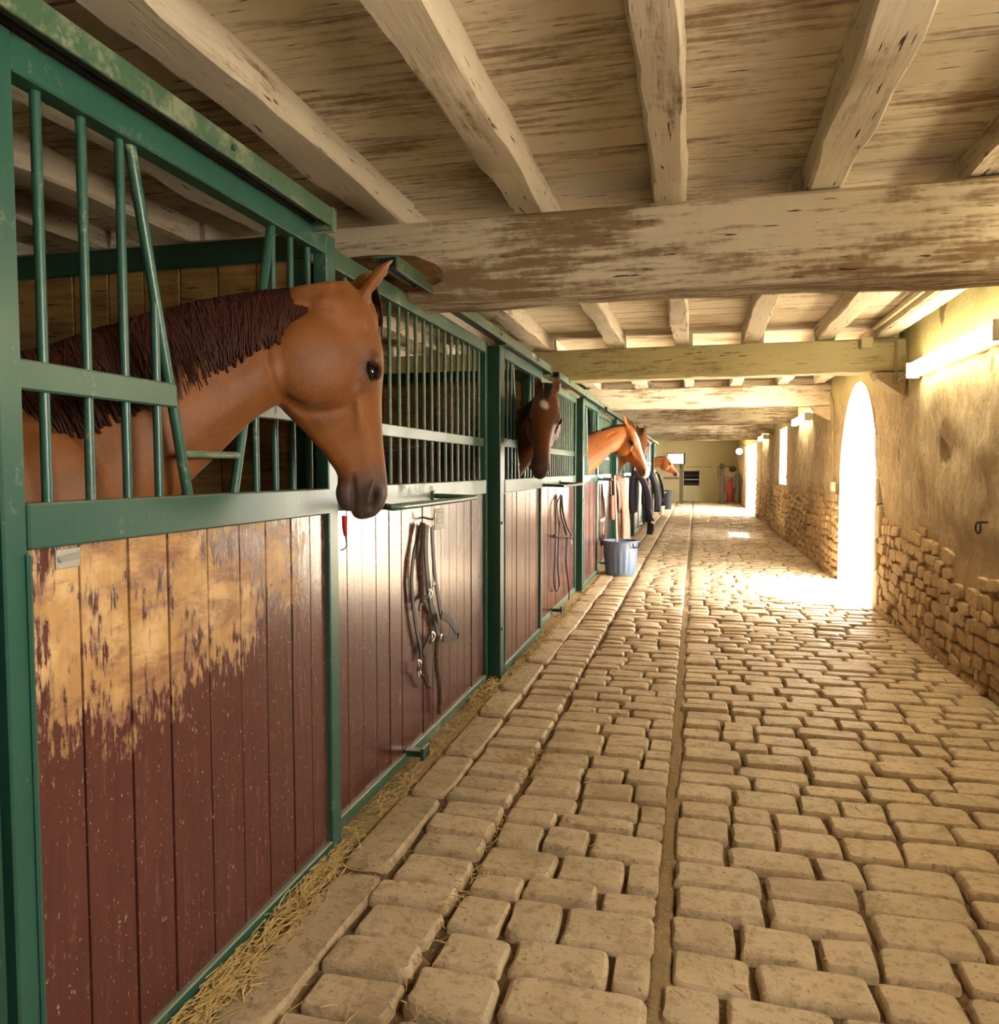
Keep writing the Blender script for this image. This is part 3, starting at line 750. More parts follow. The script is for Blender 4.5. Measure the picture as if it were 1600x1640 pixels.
ORD = ['first', 'second', 'third', 'fourth', 'fifth', 'sixth', 'seventh']
door0 = make_door(1.17, MAT['red_worn'])
tag(door0, 'nearest stall door, green frame, maroon boards with large patch gnawed to bare wood', 'stall door', 'sliding stall doors')
door1 = make_door(1.17 + PITCH, MAT['red'])
panel0 = make_panel(2.60)
part0 = make_partition(2.575)
post0 = make_post(1.035)
track0 = make_track(-1.05, 3.46)
doorlab = [None, 'maroon stall door with the white-starred dark horse looking out', 'maroon stall door the white-blazed chestnut looks out of', 'fourth stall door along, behind the white-blazed chestnut horse', 'fifth stall door along the row', 'sixth stall door along the row', 'seventh stall door, farthest of the row']
panlab = ['nearest barred stall panel, with the leather halter hanging on its maroon boards', 'second barred stall panel, with the thin black bridle hanging on it', 'third barred stall panel, behind the grey-blue bin and pink rug', 'fourth barred stall panel, behind the navy rug', 'fifth barred stall panel, behind the black rug', 'sixth barred stall panel, behind the pale ropes']
for k in range(N_STALL):
    if k == 1: d = door1
    elif k > 1:
        d = copy_tree(door1); d.location.y = 1.17 + PITCH * k
    if k: tag(d, doorlab[k], 'stall door', 'sliding stall doors')
    if k < N_STALL - 1:
        p = panel0 if k == 0 else copy_tree(panel0); p.location.y = 2.60 + PITCH * k
        tag(p, panlab[k], 'stall panel', 'barred stall panels')
    q = part0 if k == 0 else copy_tree(part0); q.location.y = 2.575 + PITCH * k
    tag(q, 'brown board stall partition with dark green top rail, %s from the camera' % ORD[k], 'partition', 'stall partitions')
    q = post0 if k == 0 else copy_tree(post0); q.location.y = 1.035 + PITCH * k
    tag(q, ['dark green stall post at the left picture edge', 'dark green stall post left of the white-starred dark horse', 'dark green stall post left of the white-blazed chestnut horse', 'fourth dark green stall post along the row', 'fifth dark green stall post along the row', 'sixth dark green stall post along the row', 'farthest dark green stall post of the row'][k], 'post', 'stall posts')
    q = track0 if k == 0 else copy_tree(track0); q.location.y = -1.05 + PITCH * k + (.18 if k else 0)
    tag(q, 'dusty green sliding-door track above the %s stall door' % ORD[k], 'track', 'sliding door tracks')
# the panel before the first post, beside the viewer
pz = copy_tree(panel0); pz.location.y = 2.60 - PITCH; tag(pz, 'barred stall panel beside the viewer, left of the nearest door', 'stall panel', 'barred stall panels')
qz = copy_tree(part0); qz.location.y = 2.575 - PITCH; tag(qz, 'stall partition behind the viewer, closing the near stall', 'partition', 'stall partitions')

# zinc plate on the near door
t = empty('zinc_plate', (X_DOOR, 1.335, 1.2)); tag(t, 'small bent zinc plate nailed on the top left of the worn door', 'plate')
mb = MB(); mb.box(X_DOOR - .004, X_DOOR + .001, 1.303, 1.367, 1.198, 1.238, .001); sheet = obj('sheet', mb, MAT['zinc'], t)
mb = MB(); mb.add([(X_DOOR + .001, 1.305, 1.224), (X_DOOR + .001, 1.365, 1.230), (X_DOOR + .010, 1.362, 1.215), (X_DOOR + .008, 1.308, 1.212)], [(0, 1, 2, 3)]); obj('folded_lip', mb, MAT['zinc'], t)
for yy, z_ in ((1.310, 1.203), (1.361, 1.203), (1.310, 1.233), (1.361, 1.233)):
    mb = MB(); mb.ellipsoid((X_DOOR + .001, yy, z_), ((.002, 0, 0), (0, .0025, 0), (0, 0, .0025)), 6, 4); obj('nail', mb, MAT['metal'], sheet)
# ------------------------------------------------------------------ horses
def make_horse(label, poll, heading, bend=0.0, pitch=11.0, head_turn=0.0, roll=0.0, L=.66, vox=.009, coat=(.30, .088, .016), dark=(.05, .042, .042),
               point=(.05, .02, .012), hair='hair_red', star=None, blaze=False, ear=(.9, .35), mane_side=-1, dz=0.0, head_fwd=.06, deep=1.2, muzzle_dark=.9):
    """poll: world point of the poll; heading: degrees, direction the head end of the neck faces; bend: how far the body heading differs"""
    h1 = math.radians(heading); hb = math.radians(heading + bend); poll = np.array(poll, float)
    ss = np.linspace(0, -2.6, 261); xy = np.zeros((261, 2)); hd = np.zeros(261)
    for i, s in enumerate(ss):
        q = min(1, max(0, -s / .8)); q = q * q * (3 - 2 * q); hd[i] = h1 + (hb - h1) * q
        if i: xy[i] = xy[i - 1] - .01 * np.array([math.cos(hd[i]), math.sin(hd[i])])
    def at(s, z, lat=0.0):
        if s > 0:
            x, y = s * math.cos(h1), s * math.sin(h1); h = h1
        else:
            f = min(259.99, -s * 100); i = int(f); g = f - i; x, y = xy[i] * (1 - g) + xy[i + 1] * g; h = hd[i] * (1 - g) + hd[i + 1] * g
        return np.array([poll[0] + x + lat * math.sin(h), poll[1] + y - lat * math.cos(h), z + dz])      # lat > 0: the horse's right side
    zp = poll[2] - dz
    # neck stations: crest (s,z), underside (s,z), half width
    NK = [((-.97, 1.64), (-.60, 1.02), .20), ((-.80, 1.675), (-.52, 1.22), .145), ((-.62, 1.755), (-.44, 1.345), .115), ((-.43, 1.830), (-.35, 1.435), .100), ((-.22, 1.888), (-.262, 1.525), .100), ((-.08, 1.912), (-.19, 1.575), .094), ((0.02, 1.905), (-.13, 1.60), .086)]
    NK = [((a[0], a[1] + (zp - 1.917) * (1 + a[0])), (b[0], b[1] + (zp - 1.917) * (1 + b[0])), w) for a, b, w in NK]
    cre = cr([(a[0], a[1], b[0]) for a, b, w in NK], 5); und = cr([(b[0], b[1], w) for a, b, w in NK], 5)
    nst = []
    for p, q in zip(cre, und): nst.append(((p[0], p[1]), (q[0], q[1]), q[2]))
    def neck_pt(t, th, out=0.0):
        """t 0..1 withers to poll, th angle from the crest, positive to the right side"""
        f = t * (len(nst) - 1); i = min(len(nst) - 2, int(f)); g = f - i
        A = np.array(nst[i][0]) * (1 - g) + np.array(nst[i + 1][0]) * g; B = np.array(nst[i][1]) * (1 - g) + np.array(nst[i + 1][1]) * g; w = nst[i][2] * (1 - g) + nst[i + 1][2] * g
        q = (1 - math.cos(th)) / 2; s_, z_ = A + (B - A) * q
        lat = (w + out) * math.copysign(abs(math.sin(th)) ** .8, math.sin(th)) * (.50 + .50 * min(1, q * 1.6) ** .8)
        return at(s_, z_ + out * math.cos(th), lat)
    mb = MB()
    mb.loft([[neck_pt(k / (len(nst) - 1), 2 * math.pi * j / 18) for j in range(18)] for k in range(len(nst))])
    # trunk
    S0 = -.95
    for_b = [(.42, 1.26, 1.02, .10), (.32, 1.42, .88, .16), (.16, 1.58, .80, .22), (0, 1.655, .78, .265), (-.25, 1.60, .76, .29), (-.55, 1.555, .77, .31), (-.85, 1.575, .84, .305), (-1.08, 1.585, .92, .295), (-1.27, 1.50, 1.0, .26), (-1.38, 1.36, 1.1, .17)]
    rings = []
    for ds, zt, zb, hw in for_b:
        rings.append([at(S0 + ds, (zt + zb) / 2 + (zt - zb) / 2 * math.cos(a), hw * math.copysign(abs(math.sin(a)) ** .9, math.sin(a))) for a in np.linspace(0, 2 * math.pi, 19)[:-1]])
    mb.loft(rings)
    # shoulder muscle
    for sg in (-1, 1):
        c = at(S0 + .16, 1.20, sg * .15); fx = at(S0 + .17, 1.20, sg * .15) - c; fx /= np.linalg.norm(fx); lt = np.array([fx[1], -fx[0], 0])
        mb.ellipsoid(c, (fx * .17, lt * .07, np.array([0, 0, .30])), 14, 10)
    # legs
    zf = -dz
    for sg in (-1, 1):
        j = random.uniform(-.05, .05)
        def limb(pts):
            P = [at(S0 + a + (j if z < .8 else 0), z if z > .2 else z + zf, sg * l) for a, z, l, r_ in pts]
            mb.tube(cr(P, 3), list(np.interp(np.linspace(0, len(pts) - 1, (len(pts) - 1) * 3 + 1), range(len(pts)), [p[3] for p in pts])), 10)
        limb([(.14, 1.12, .17, .13), (.14, .92, .16, .095), (.15, .70, .145, .062), (.15, .50, .14, .052), (.14, .40, .14, .040), (.13, .17, .14, .034), (.15, .10, .14, .046), (.18, .06, .14, .055), (.19, .012, .14, .064)])
        limb([(-1.02, 1.20, .17, .19), (-1.06, .95, .17, .14), (-1.18, .74, .155, .085), (-1.30, .57, .15, .058), (-1.29, .45, .15, .045), (-1.25, .19, .15, .037), (-1.23, .11, .15, .048), (-1.20, .06, .15, .056), (-1.19, .012, .15, .066)])
    # head frame
    ht = h1 + math.radians(head_turn); F = np.array([math.cos(ht), math.sin(ht), 0]); Lt = np.array([F[1], -F[0], 0]); Z = np.array([0, 0, 1.0]); pi_ = math.radians(pitch)
    A_ = F * math.sin(pi_) - Z * math.cos(pi_); D_ = -F * math.cos(pi_) - Z * math.sin(pi_); W_ = Lt
    if roll:
        Rm = np.array(Matrix.Rotation(math.radians(roll), 3, Vector(F))); A_, D_, W_ = Rm @ A_, Rm @ D_, Rm @ W_
    O = at(head_fwd, zp + .008)
    hp = lambda a, d, w: O + L * (A_ * a + D_ * d + W_ * w)
    HS = [(-.07, .06, .30, .09, .12, .08), (.03, -.005, .385, .125, .14, .085), (.12, -.025, .435, .145, .150, .095), (.20, -.033, .455, .155, .155, .10), (.28, -.030, .455, .158, .158, .10), (.37, -.012, .435, .135, .146, .095), (.46, .012, .395, .105, .128, .08), (.56, .034, .345, .088, .108, .066), (.66, .052, .305, .080, .094, .058), (.76, .066, .285, .078, .088, .058), (.85, .078, .290, .083, .094, .064), (.92, .092, .285, .080, .092, .062), (.97, .120, .270, .062, .074, .050), (1.005, .165, .245, .03, .036, .025)]
    def dp(a): return 1 + (deep - 1) * (1 - min(1, max(0, (a - .62) / .25)))
    HS = [(a, d0, d0 + (d1 - d0) * dp(a), wt, wm, wb) for a, d0, d1, wt, wm, wb in HS]
    prof = [(0, 0), (.02, .42), (.07, .80), (.17, 1.0), (.42, 'm'), (.62, 'n'), (.82, 'b'), (.95, 'c'), (1.0, 0)]
    rings = []
    for a, d0, d1, wt, wm, wb in HS:
        h = d1 - d0; half = []
        for q, k in prof:
            w = {'m': wm, 'n': (wm + wb) / 2, 'b': wb, 'c': wb * .6}.get(k, None) if isinstance(k, str) else wt * k
            half.append((d0 + q * h, w))
        ring = [hp(a, d, w) for d, w in half] + [hp(a, d, -w) for d, w in half[-2:0:-1]]
        rings.append(ring)
    mb.loft(rings)
    def ell(a, d, w, ra, rd, rw): mb.ellipsoid(hp(a, d, w), (A_ * ra * L, D_ * rd * L, W_ * rw * L), 14, 10)
    for sg in (-1, 1):
        ell(.26, .275 * deep / 1.08, sg * .098, .205, .19 * deep / 1.05, .082)                  # jowl
        ell(.320, .074, sg * .135, .075, .042, .045)                 # brow
        ell(.363, .130, sg * .126, .060, .050, .040)                 # lower orbit
        mb.tube([hp(.40, .185, sg * .132), hp(.50, .190, sg * .118), hp(.60, .195, sg * .095)], [.014, .012, .007], 6)
        ell(.890, .180, sg * .068, .060, .058, .040)                 # nostril flare
        ell(.05, .20, sg * .085, .09, .12, .06)
    ell(.955, .205, 0, .055, .078, .068); ell(.880, .290, 0, .075, .040, .052); ell(.10, -.005, 0, .12, .04, .08)
    # ears: curved leaves
    for sg in (-1, 1):
        b0 = hp(.015, .015, sg * .088)
        e = -A_ * ear[0] - D_ * ear[1] + W_ * sg * .16; e /= np.linalg.norm(e)
        fw = -D_ + A_ * .0; fw = fw - e * (fw @ e) + W_ * sg * .5; fw -= e * (fw @ e); fw /= np.linalg.norm(fw); sd = np.cross(e, fw); rings = []
        for t, rw in ((-.12, .030), (.0, .033), (.2, .041), (.42, .044), (.65, .037), (.85, .020), (1.0, .005)):
            c = b0 + e * t * .150 * (L / .66) - fw * .018 * (t - .4) ** 2; ring = []
            for k in range(10):
                a = math.pi * (k / 9); ring.append(c + sd * math.cos(a) * rw * .82 - fw * math.sin(a) * rw * .85)
            if t > .15:
                for k in range(1, 7):
                    a = math.pi * (1 - k / 7); ring.append(c + sd * math.cos(a) * rw * .50 - fw * math.sin(a) * rw * .38)
            else:
                for k in range(1, 7):
                    a = math.pi * (1 - k / 7); ring.append(c + sd * math.cos(a) * rw * .75 + fw * math.sin(a) * rw * .5)
            rings.append(ring)
        mb.loft(rings)
    tmp = bpy.data.objects.new('tmp', mesh_from('tmp', mb)); COL.objects.link(tmp)
    md = tmp.modifiers.new('r', 'REMESH'); md.mode = 'VOXEL'; md.voxel_size = vox; md.use_smooth_shade = True
    sm = tmp.modifiers.new('s', 'SMOOTH'); sm.factor = .5; sm.iterations = max(3, int(round(.040 / vox)))
    dg = bpy.context.evaluated_depsgraph_get(); dg.update()
    me = bpy.data.meshes.new_from_object(tmp.evaluated_get(dg)); bpy.data.objects.remove(tmp)
    n = len(me.vertices); co = np.empty(n * 3); me.vertices.foreach_get('co', co); co = co.reshape(-1, 3)
    nr = np.empty(n * 3); me.vertices.foreach_get('normal', nr); nr = nr.reshape(-1, 3)
    rel = co - O; a = rel @ A_ / L; d = rel @ D_ / L; w = rel @ W_ / L
    aw = np.abs(w); head = (a > -.15) & (a < 1.2) & (aw < .4) & (d < .6) & (d > -.3)
    G = lambda *q: np.exp(-sum(q))
    push = np.zeros(n)
    nl = head * G(((a - .905) / .040) ** 2, ((d - .185 - (a - .9) * .35) / .017) ** 2) * (aw > .03)
    push -= nl * .024
    rim = head * G(((np.hypot((a - .905) / .040, (d - .185 - (a - .9) * .35) / .017) - 1.7) / .45) ** 2) * (aw > .05); push += rim * .005
    ml = .258 + .02 * np.clip((a - .8) / .17, 0, 1)
    mouth = head * G(((d - ml) / .011) ** 2) * np.clip((a - .77) / .04, 0, 1); push -= mouth * .009
    # groove behind the jowl, hollow above the eye, hollow between nasal bone and crest
    rj = np.hypot((a - .26) / .22, (d - .275 * deep / 1.08) / (.205 * deep / 1.05)); push -= head * G(((rj - 1.03) / .08) ** 2) * ((d > .22) | (a > .3)) * (aw > .05) * .007
    push -= head * G(((a - .17) / .05) ** 2, ((d - .075) / .045) ** 2) * (aw > .08) * .006
    push -= head * G(((a - .56) / .14) ** 2, ((d - .125) / .030) ** 2) * (aw > .04) * .005
    eyeh = head * G(((a - .345) / .042) ** 2, ((d - .102) / .030) ** 2) * (aw > .08); push -= eyeh * .008
    co2 = co + nr * push[:, None]
    me.vertices.foreach_set('co', co2.ravel())
    # colours of the coat
    coat = np.array(coat); C = np.repeat(coat[None], n, 0)
    def blend(mask, col):
        nonlocal C
        m = np.clip(mask, 0, 1)[:, None]; C = C * (1 - m) + np.array(col)[None] * m
    zl = co[:, 2]
    blend(np.clip((.62 - zl) / .25, 0, 1) * .85, point)
    blend(head * G(((a - .345) / .09) ** 2, ((d - .10) / .065) ** 2) * .45 * (aw > .06), dark)
    blend(head * np.clip((a - .74) / .12, 0, 1) * muzzle_dark * (d > -.1), dark)
    if blaze:
        blend(head * G((w / (.062 + .02 * np.clip(a - .8, 0, 1) * 5)) ** 4) * np.clip((a - .16) / .05, 0, 1) * (d < .20), (.75, .66, .55))
        blend(head * np.clip((a - .93) / .04, 0, 1) * .85, (.70, .55, .47))
    if star: blend(head * G((np.hypot((a - star[0]) / .062, (w - star[1] + (a - star[0]) * .3) / .042)) ** 6) * (d < .1), (.78, .70, .60))
    blend(nl * 1.6, (.008, .006, .005)); blend(mouth * .7, np.array(dark) * .4)
    blend(eyeh * 1.3, (.02, .012, .008))
    blend(head * np.clip((-.04 - a) / .04, 0, 1) * (aw > .09) * (d < .02) * 0.0, point)
    ca = me.color_attributes.new('coat', 'FLOAT_COLOR', 'POINT'); ca.data.foreach_set('color', np.concatenate([C, np.ones((n, 1))], 1).ravel())
    me.materials.clear(); me.materials.append(MAT['coat']); me.polygons.foreach_set('use_smooth', [True] * len(me.polygons))
    base = at(-1.4, 0); base[2] = 0
    me.transform(Matrix.Translation(Vector(-base)))
    hs = empty('horse', base); tag(hs, label, 'horse', 'stabled horses')
    body = bpy.data.objects.new('body', me); COL.objects.link(body); body.parent = hs
    # eyes
    for sg in (-1, 1):
        m = MB(); c = hp(.345, .102, sg * .142); m.ellipsoid(c, (A_ * .026 * L / .66, D_ * .018 * L / .66, W_ * .020), 16, 10); eye_ = obj('eye', m, MAT['eye'], hs, 'all')
        m = MB(); m.tube(cr([hp(.305, .116, sg * .160), hp(.320, .082, sg * .176), hp(.351, .074, sg * .178), hp(.383, .096, sg * .164)], 4), [.004] + [.0065] * 11 + [.004], 6); o = obj('eyelid', m, MAT['hair_red'], eye_, 'all')
    # mane: many flat locks following the neck
    m = MB(); rr = random.Random(5)
    nlock = 800 if vox < .01 else 110
    for k in range(nlock):
        t = .10 + .88 * rr.random(); ln = (.55 + .7 * rr.random() ** .6) * (1.15 - .45 * abs(t - .45)); wd = rr.uniform(.003, .0065) * (1 if vox < .01 else 2.2); pts = []
        lean = rr.gauss(-.015, .03); wob = rr.uniform(-.012, .012)
        for q in np.linspace(0, 1, 8):
            th = mane_side * (-.22 + q * ln * 1.30); pts.append(neck_pt(min(1, max(0, t + lean * q * q + wob * math.sin(q * 5))), th, .006 + rr.uniform(.0, .001) + .008 * (k % 5) / 5 + .006 * math.sin(q * math.pi)))
        rings = []
        for i, p in enumerate(pts):
            dv = pts[min(i + 1, 7)] - pts[max(0, i - 1)]; dv /= np.linalg.norm(dv) + 1e-9
            ref = p - at(-.43, 1.62); nn = ref - dv * (ref @ dv); nn /= np.linalg.norm(nn) + 1e-9; bb = np.cross(dv, nn); q = i / 7; ww = wd * (1 - q ** 2.2 * .9)
            rings.append([p + bb * ww, p + nn * .004, p - bb * ww, p - nn * .004])
        m.loft(rings)
    obj('mane', m, MAT[hair], hs, 'all')
    # forelock
    m = MB()
    for k in range(26 if star or blaze else 14):
        w0 = rr.uniform(-.06, .06); ln = rr.uniform(.10, .26); wd = .007; pts = [hp(-.05 + ln * q * 1.0, -.050 - .022 * math.sin(q * 2.6) + .012 * q, w0 * (1 - .35 * q) + rr.uniform(-.004, .004)) for q in np.linspace(0, 1, 6)]
        rings = []
        for i, p in enumerate(pts): ww = wd * (1 - (i / 5) ** 2 * .85); rings.append([p + W_ * ww, p - D_ * .003, p - W_ * ww, p + D_ * .003])
        m.loft(rings)
    obj('forelock', m, MAT[hair], hs, 'all')
    # tail
    m = MB(); T0 = at(S0 - 1.36, 1.42)
    for k in range(14):
        ph = rr.uniform(-.05, .05); m.tube(cr([T0 + np.array([ph, -ph, 0]) * .3, at(S0 - 1.46, 1.30, ph * .5), at(S0 - 1.50, .95, ph), at(S0 - 1.47, .50 + rr.uniform(-.1, .1), ph * 1.2)], 3), [.012, .016, .018, .018, .018, .017, .015, .012, .008, .003], 5)
    obj('tail', m, MAT[hair], hs, 'all')
    return hs

H1 = math.degrees(math.atan2(.75, .66))
make_horse('large chestnut horse nearest the camera, head hanging out of the worn door', (-1.072, 2.205, 1.925), H1, 0, 12.5, 0, 0, L=.668, vox=.0075, coat=(.20, .066, .0125), ear=(.66, .75), mane_side=1, head_fwd=.092, deep=1.22)
make_horse('dark bay horse with a white star looking toward the camera', (-1.02, 5.38, 1.94), -70, 75, 38, -8, -5, L=.655, vox=.012, coat=(.135, .044, .011), dark=(.045, .028, .022), hair='hair_black', star=(.235, .015), ear=(1.0, .10), mane_side=1, deep=1.05)
make_horse('chestnut horse in profile with a white blaze down its nose, above the grey-blue bin', (-.86, 9.90, 1.95), 32, -5, 30, -42, 0, L=.68, vox=.012, coat=(.30, .086, .014), blaze=True, ear=(.95, .25), mane_side=-1, muzzle_dark=.5, deep=1.1)
make_horse('light brown horse peeking out behind the white-blazed chestnut', (-.9, 13.1, 2.03), -60, 65, 22, -20, 0, L=.66, vox=.018, coat=(.27, .10, .025), hair='hair_black', ear=(1.0, .1), mane_side=1, dz=.08)
make_horse('small distant bay horse looking out of the farthest stall door', (-.95, 25.08, 1.78), 10, 10, 42, 0, 0, L=.68, vox=.02, coat=(.32, .11, .03), hair='hair_black', ear=(.95, .3), mane_side=-1)
# ------------------------------------------------------------------ lamps and wiring on the right wall
def make_lamp(y0, y1, z, label):
    t = empty('wall_lamp', (X_WALL, (y0 + y1) / 2, z)); tag(t, label, 'lamp', 'fluorescent wall lamps')
    mb = MB(); mb.box(X_WALL - .035, X_WALL + .012, y0, y1, z + .01, z + .105, .004); obj('tray', mb, MAT['white_metal'], t)
    mb = MB(); mb.box(X_WALL - .115, X_WALL - .035, y0 + .02, y1 - .02, z, z + .115, .02); obj('diffuser', mb, MAT['tube'], t, True)
    for a in (y0, y1 - .02):
        mb = MB(); mb.box(X_WALL - .12, X_WALL - .02, a, a + .02, z - .004, z + .12, .004); obj('end_cap', mb, MAT['white_metal'], t)
    return t
make_lamp(5.0, 6.9, 2.13, 'long lit fluorescent lamp on the near right wall, running out of the picture')
make_lamp(2.75, 4.65, 2.13, 'added fluorescent lamp on the right wall, just outside the picture edge, lighting the foreground')  # unseen extra lamp, put in to light the near floor and horse
make_lamp(12.9, 14.6, 2.16, 'lit fluorescent lamp on the wall beyond the arched doorway')
make_lamp(20.6, 22.2, 2.16, 'small distant lit fluorescent lamp high on the right wall')
make_lamp(-1.9, -.2, 2.13, 'added fluorescent lamp on the right wall behind the viewer, lighting the foreground')  # lamp row continued out of view, added for foreground light
# conduit from lamp to junction box on the yellowish beam
mb = MB(); mb.tube(cr([(1.69, 6.9, 2.20), (1.68, 7.15, 2.19), (1.67, 7.40, 2.16), (1.67, 7.72, 2.15)], 4), .008, 6); tag(obj('lamp_cable', mb, MAT['conduit'], smooth=True), 'short cable from the near lamp end to the corbel', 'cable')
mb = MB(); mb.tube([(1.66, 7.395, 2.14), (1.66, 7.395, 2.50), (1.40, 7.395, 2.505)], .011, 8); tag(obj('conduit', mb, MAT['conduit'], smooth=True), 'thin conduit pipe up the wall end of the yellowish beam', 'pipe')
t = empty('junction_box', (1.42, 7.40, 2.44)); tag(t, 'small square junction box on the yellowish beam', 'junction box')
mb = MB(); mb.box(1.37, 1.47, 7.36, 7.415, 2.44, 2.54, .006); obj('box', mb, MAT['grey_box'], t)
mb = MB(); mb.box(1.375, 1.465, 7.352, 7.36, 2.445, 2.535, .003); obj('lid', mb, MAT['grey_box'], t)
mb = MB(); mb.tube([(1.46, 3.8, 2.60), (1.46, 7.3, 2.60)], .02, 8); tag(obj('ceiling_pipe', mb, MAT['conduit'], smooth=True), 'long pipe along the ceiling beside the wall timber', 'pipe')
for (yy, lab) in ((7.46, 'whitewashed stone corbel under the wall end of the yellowish beam'), (11.2, 'stone corbel under the pale beam near the arch')):
    mb = MB(); mb.loft([[(1.50, yy, 2.245), (1.50, yy + .2, 2.245), (1.76, yy + .2, 2.245), (1.76, yy, 2.245)], [(1.53, yy, 2.19), (1.53, yy + .2, 2.19), (1.76, yy + .2, 2.19), (1.76, yy, 2.19)], [(1.66, yy + .02, 2.10), (1.66, yy + .18, 2.10), (1.76, yy + .18, 2.10), (1.76, yy + .02, 2.10)], [(1.73, yy + .05, 2.06), (1.73, yy + .15, 2.06), (1.76, yy + .15, 2.06), (1.76, yy + .05, 2.06)]])
    tag(obj('corbel', mb, MAT['limestone']), lab, 'corbel', 'stone corbels')
mb = MB(); mb.tube(cr([(1.70, 11.0, 2.40), (1.715, 10.85, 2.2), (1.72, 10.82, 1.6), (1.715, 10.80, 1.22)], 5), .009, 6); tag(obj('switch_cable', mb, MAT['conduit'], smooth=True), 'thin cable down the wall left of the arched doorway', 'cable')
t = empty('light_switch', (1.72, 10.80, 1.14)); tag(t, 'small white switch box left of the arched doorway', 'switch')
mb = MB(); mb.box(1.695, 1.75, 10.75, 10.85, 1.12, 1.24, .008); obj('box', mb, MAT['white_metal'], t)
mb = MB(); mb.box(1.685, 1.697, 10.78, 10.82, 1.155, 1.205, .003); obj('rocker', mb, MAT['grey_box'], t)
# tie ring in the wall
t = empty('tie_ring', (1.74, 5.39, 1.0)); tag(t, 'small iron tie ring fixed in the right wall', 'ring')
mb = MB(); mb.tube([(1.77, 5.39, 1.075), (1.70, 5.39, 1.075)], .008, 6); obj('staple', mb, MAT['black'], t, True)
mb = MB(); mb.tube([(1.70 - .004 * math.sin(a), 5.39 + .032 * math.sin(a), 1.040 + .034 * math.cos(a)) for a in np.linspace(0, 2 * math.pi, 20)], .006, 6); obj('hoop', mb, MAT['black'], t, True)

# ------------------------------------------------------------------ rug rails on the panels
def make_rugrail(y0, y1, label):
    t = empty('rug_rail', (X_PANEL, y0, 1.2)); tag(t, label, 'rail', 'green rug rails')
    mb = MB(); x0 = X_PANEL + .01; xo = -1.07
    mb.tube(cr([(x0, y0 + .02, 1.268), (xo - .05, y0 + .02, 1.262), (xo, y0 + .06, 1.26), (xo, y1 - .06, 1.26), (xo - .05, y1 - .02, 1.262), (x0, y1 - .02, 1.268)], 5), .0125, 8); obj('tube', mb, MAT['green'], t, True)
    for a in (y0, y1 - .04):
        mb = MB(); mb.box(X_PANEL + .010, X_PANEL + .028, a, a + .04, 1.245, 1.292, .003); obj('bracket', mb, MAT['green_dusty'], t)
    return t
RAILS = ['green tubular rug rail under the near horse muzzle', 'rug rail on the panel with the thin black bridle', 'rug rail carrying the pink rug', 'rug rail carrying the navy rug', 'rug rail carrying the black rug', 'rug rail carrying the pale ropes']
for k in range(6): make_rugrail(2.70 + PITCH * k, 3.78 + PITCH * k, RAILS[k])

# ------------------------------------------------------------------ leather halter on the near panel
def on_x(u, v, x):
    c = R_CAM @ np.array([(u - CX) / F_PX, (CY - v) / F_PX, -1.0]); return np.array([0, 0, CAM_H]) + c * (x / c[0])
HX = -1.288
hz = lambda q: (500 + q[0] / 3.417, 760 + q[1] / 3.417)
def hpts(lst, x=HX, n=5): return cr([on_x(*hz(p[:2]), x + (p[2] if len(p) > 2 else 0)) for p in lst], n)
t = empty('leather_halter', on_x(*hz((640, 1300)), HX)); tag(t, 'dark leather halter with braided lead hanging on the near maroon panel', 'halter')
def strap(lst, w, name='strap', mat='leather', x=HX):
    mb = MB(); mb.ribbon(hpts(lst, x), w * 1.45, .006, (1, 0, 0)); q = obj(name, mb, MAT[mat], t); q['w'] = [float(c_) for c_ in hpts(lst, x)[len(lst) * 2]]; STRAPS.append(q); return q
STRAPS = []
strap([(628, 275), (622, 400), (632, 560), (650, 700), (676, 800), (690, 885)], .034)
strap([(655, 285), (662, 420), (672, 560), (690, 680), (706, 770)], .026, x=HX + .008)
strap([(600, 270), (560, 420), (545, 560), (552, 700), (572, 850), (592, 940), (596, 1020)], .022, x=HX - .004)
strap([(645, 885), (628, 930), (606, 985)], .030, 'noseband')
strap([(706, 768), (748, 795), (782, 845), (800, 880)], .026, 'noseband', x=HX + .03); strap([(800, 882), (760, 902), (716, 898)], .024, 'noseband', x=HX + .03)
strap([(635, 660), (600, 700), (585, 740)], .016)
def braid(lst, r, name='braided_lead'):
    P = hpts(lst, HX + .012, 14); mb = MB()
    for ph in (0, 2.1, 4.2):
        mb.tube([p + np.array([math.sin(i * .9 + ph) * r * .6, math.cos(i * .9 + ph) * r * .9, 0]) for i, p in enumerate(P)], r * .62, 6)
    return obj(name, mb, MAT['rope'], t, True)
braid([(608, 268), (598, 400), (594, 520), (600, 620), (602, 700)], .010); braid([(690, 890), (680, 960), (682, 1060), (695, 1150), (700, 1240), (697, 1305)], .011)
braid([(590, 1030), (582, 1080), (612, 1110), (628, 1150), (645, 1165)], .008)
for q, rr_ in (((645, 655), .020), ((705, 775), .016), ((660, 888), .022), ((708, 895), .016), ((586, 1035), .015), ((584, 1090), .014), ((662, 600), .012)):
    c = on_x(*hz(q), HX + .014); mb = MB(); mb.tube([c + np.array([.004 * math.cos(2 * a), rr_ * math.cos(a), rr_ * 1.1 * math.sin(a)]) for a in np.linspace(0, 2 * math.pi, 17)], .0035, 6); near = min(STRAPS, key=lambda q_: float(np.linalg.norm(np.array(q_['w']) - c))); obj('buckle', mb, MAT['metal'], near, True)
for q_ in STRAPS: del q_['w']
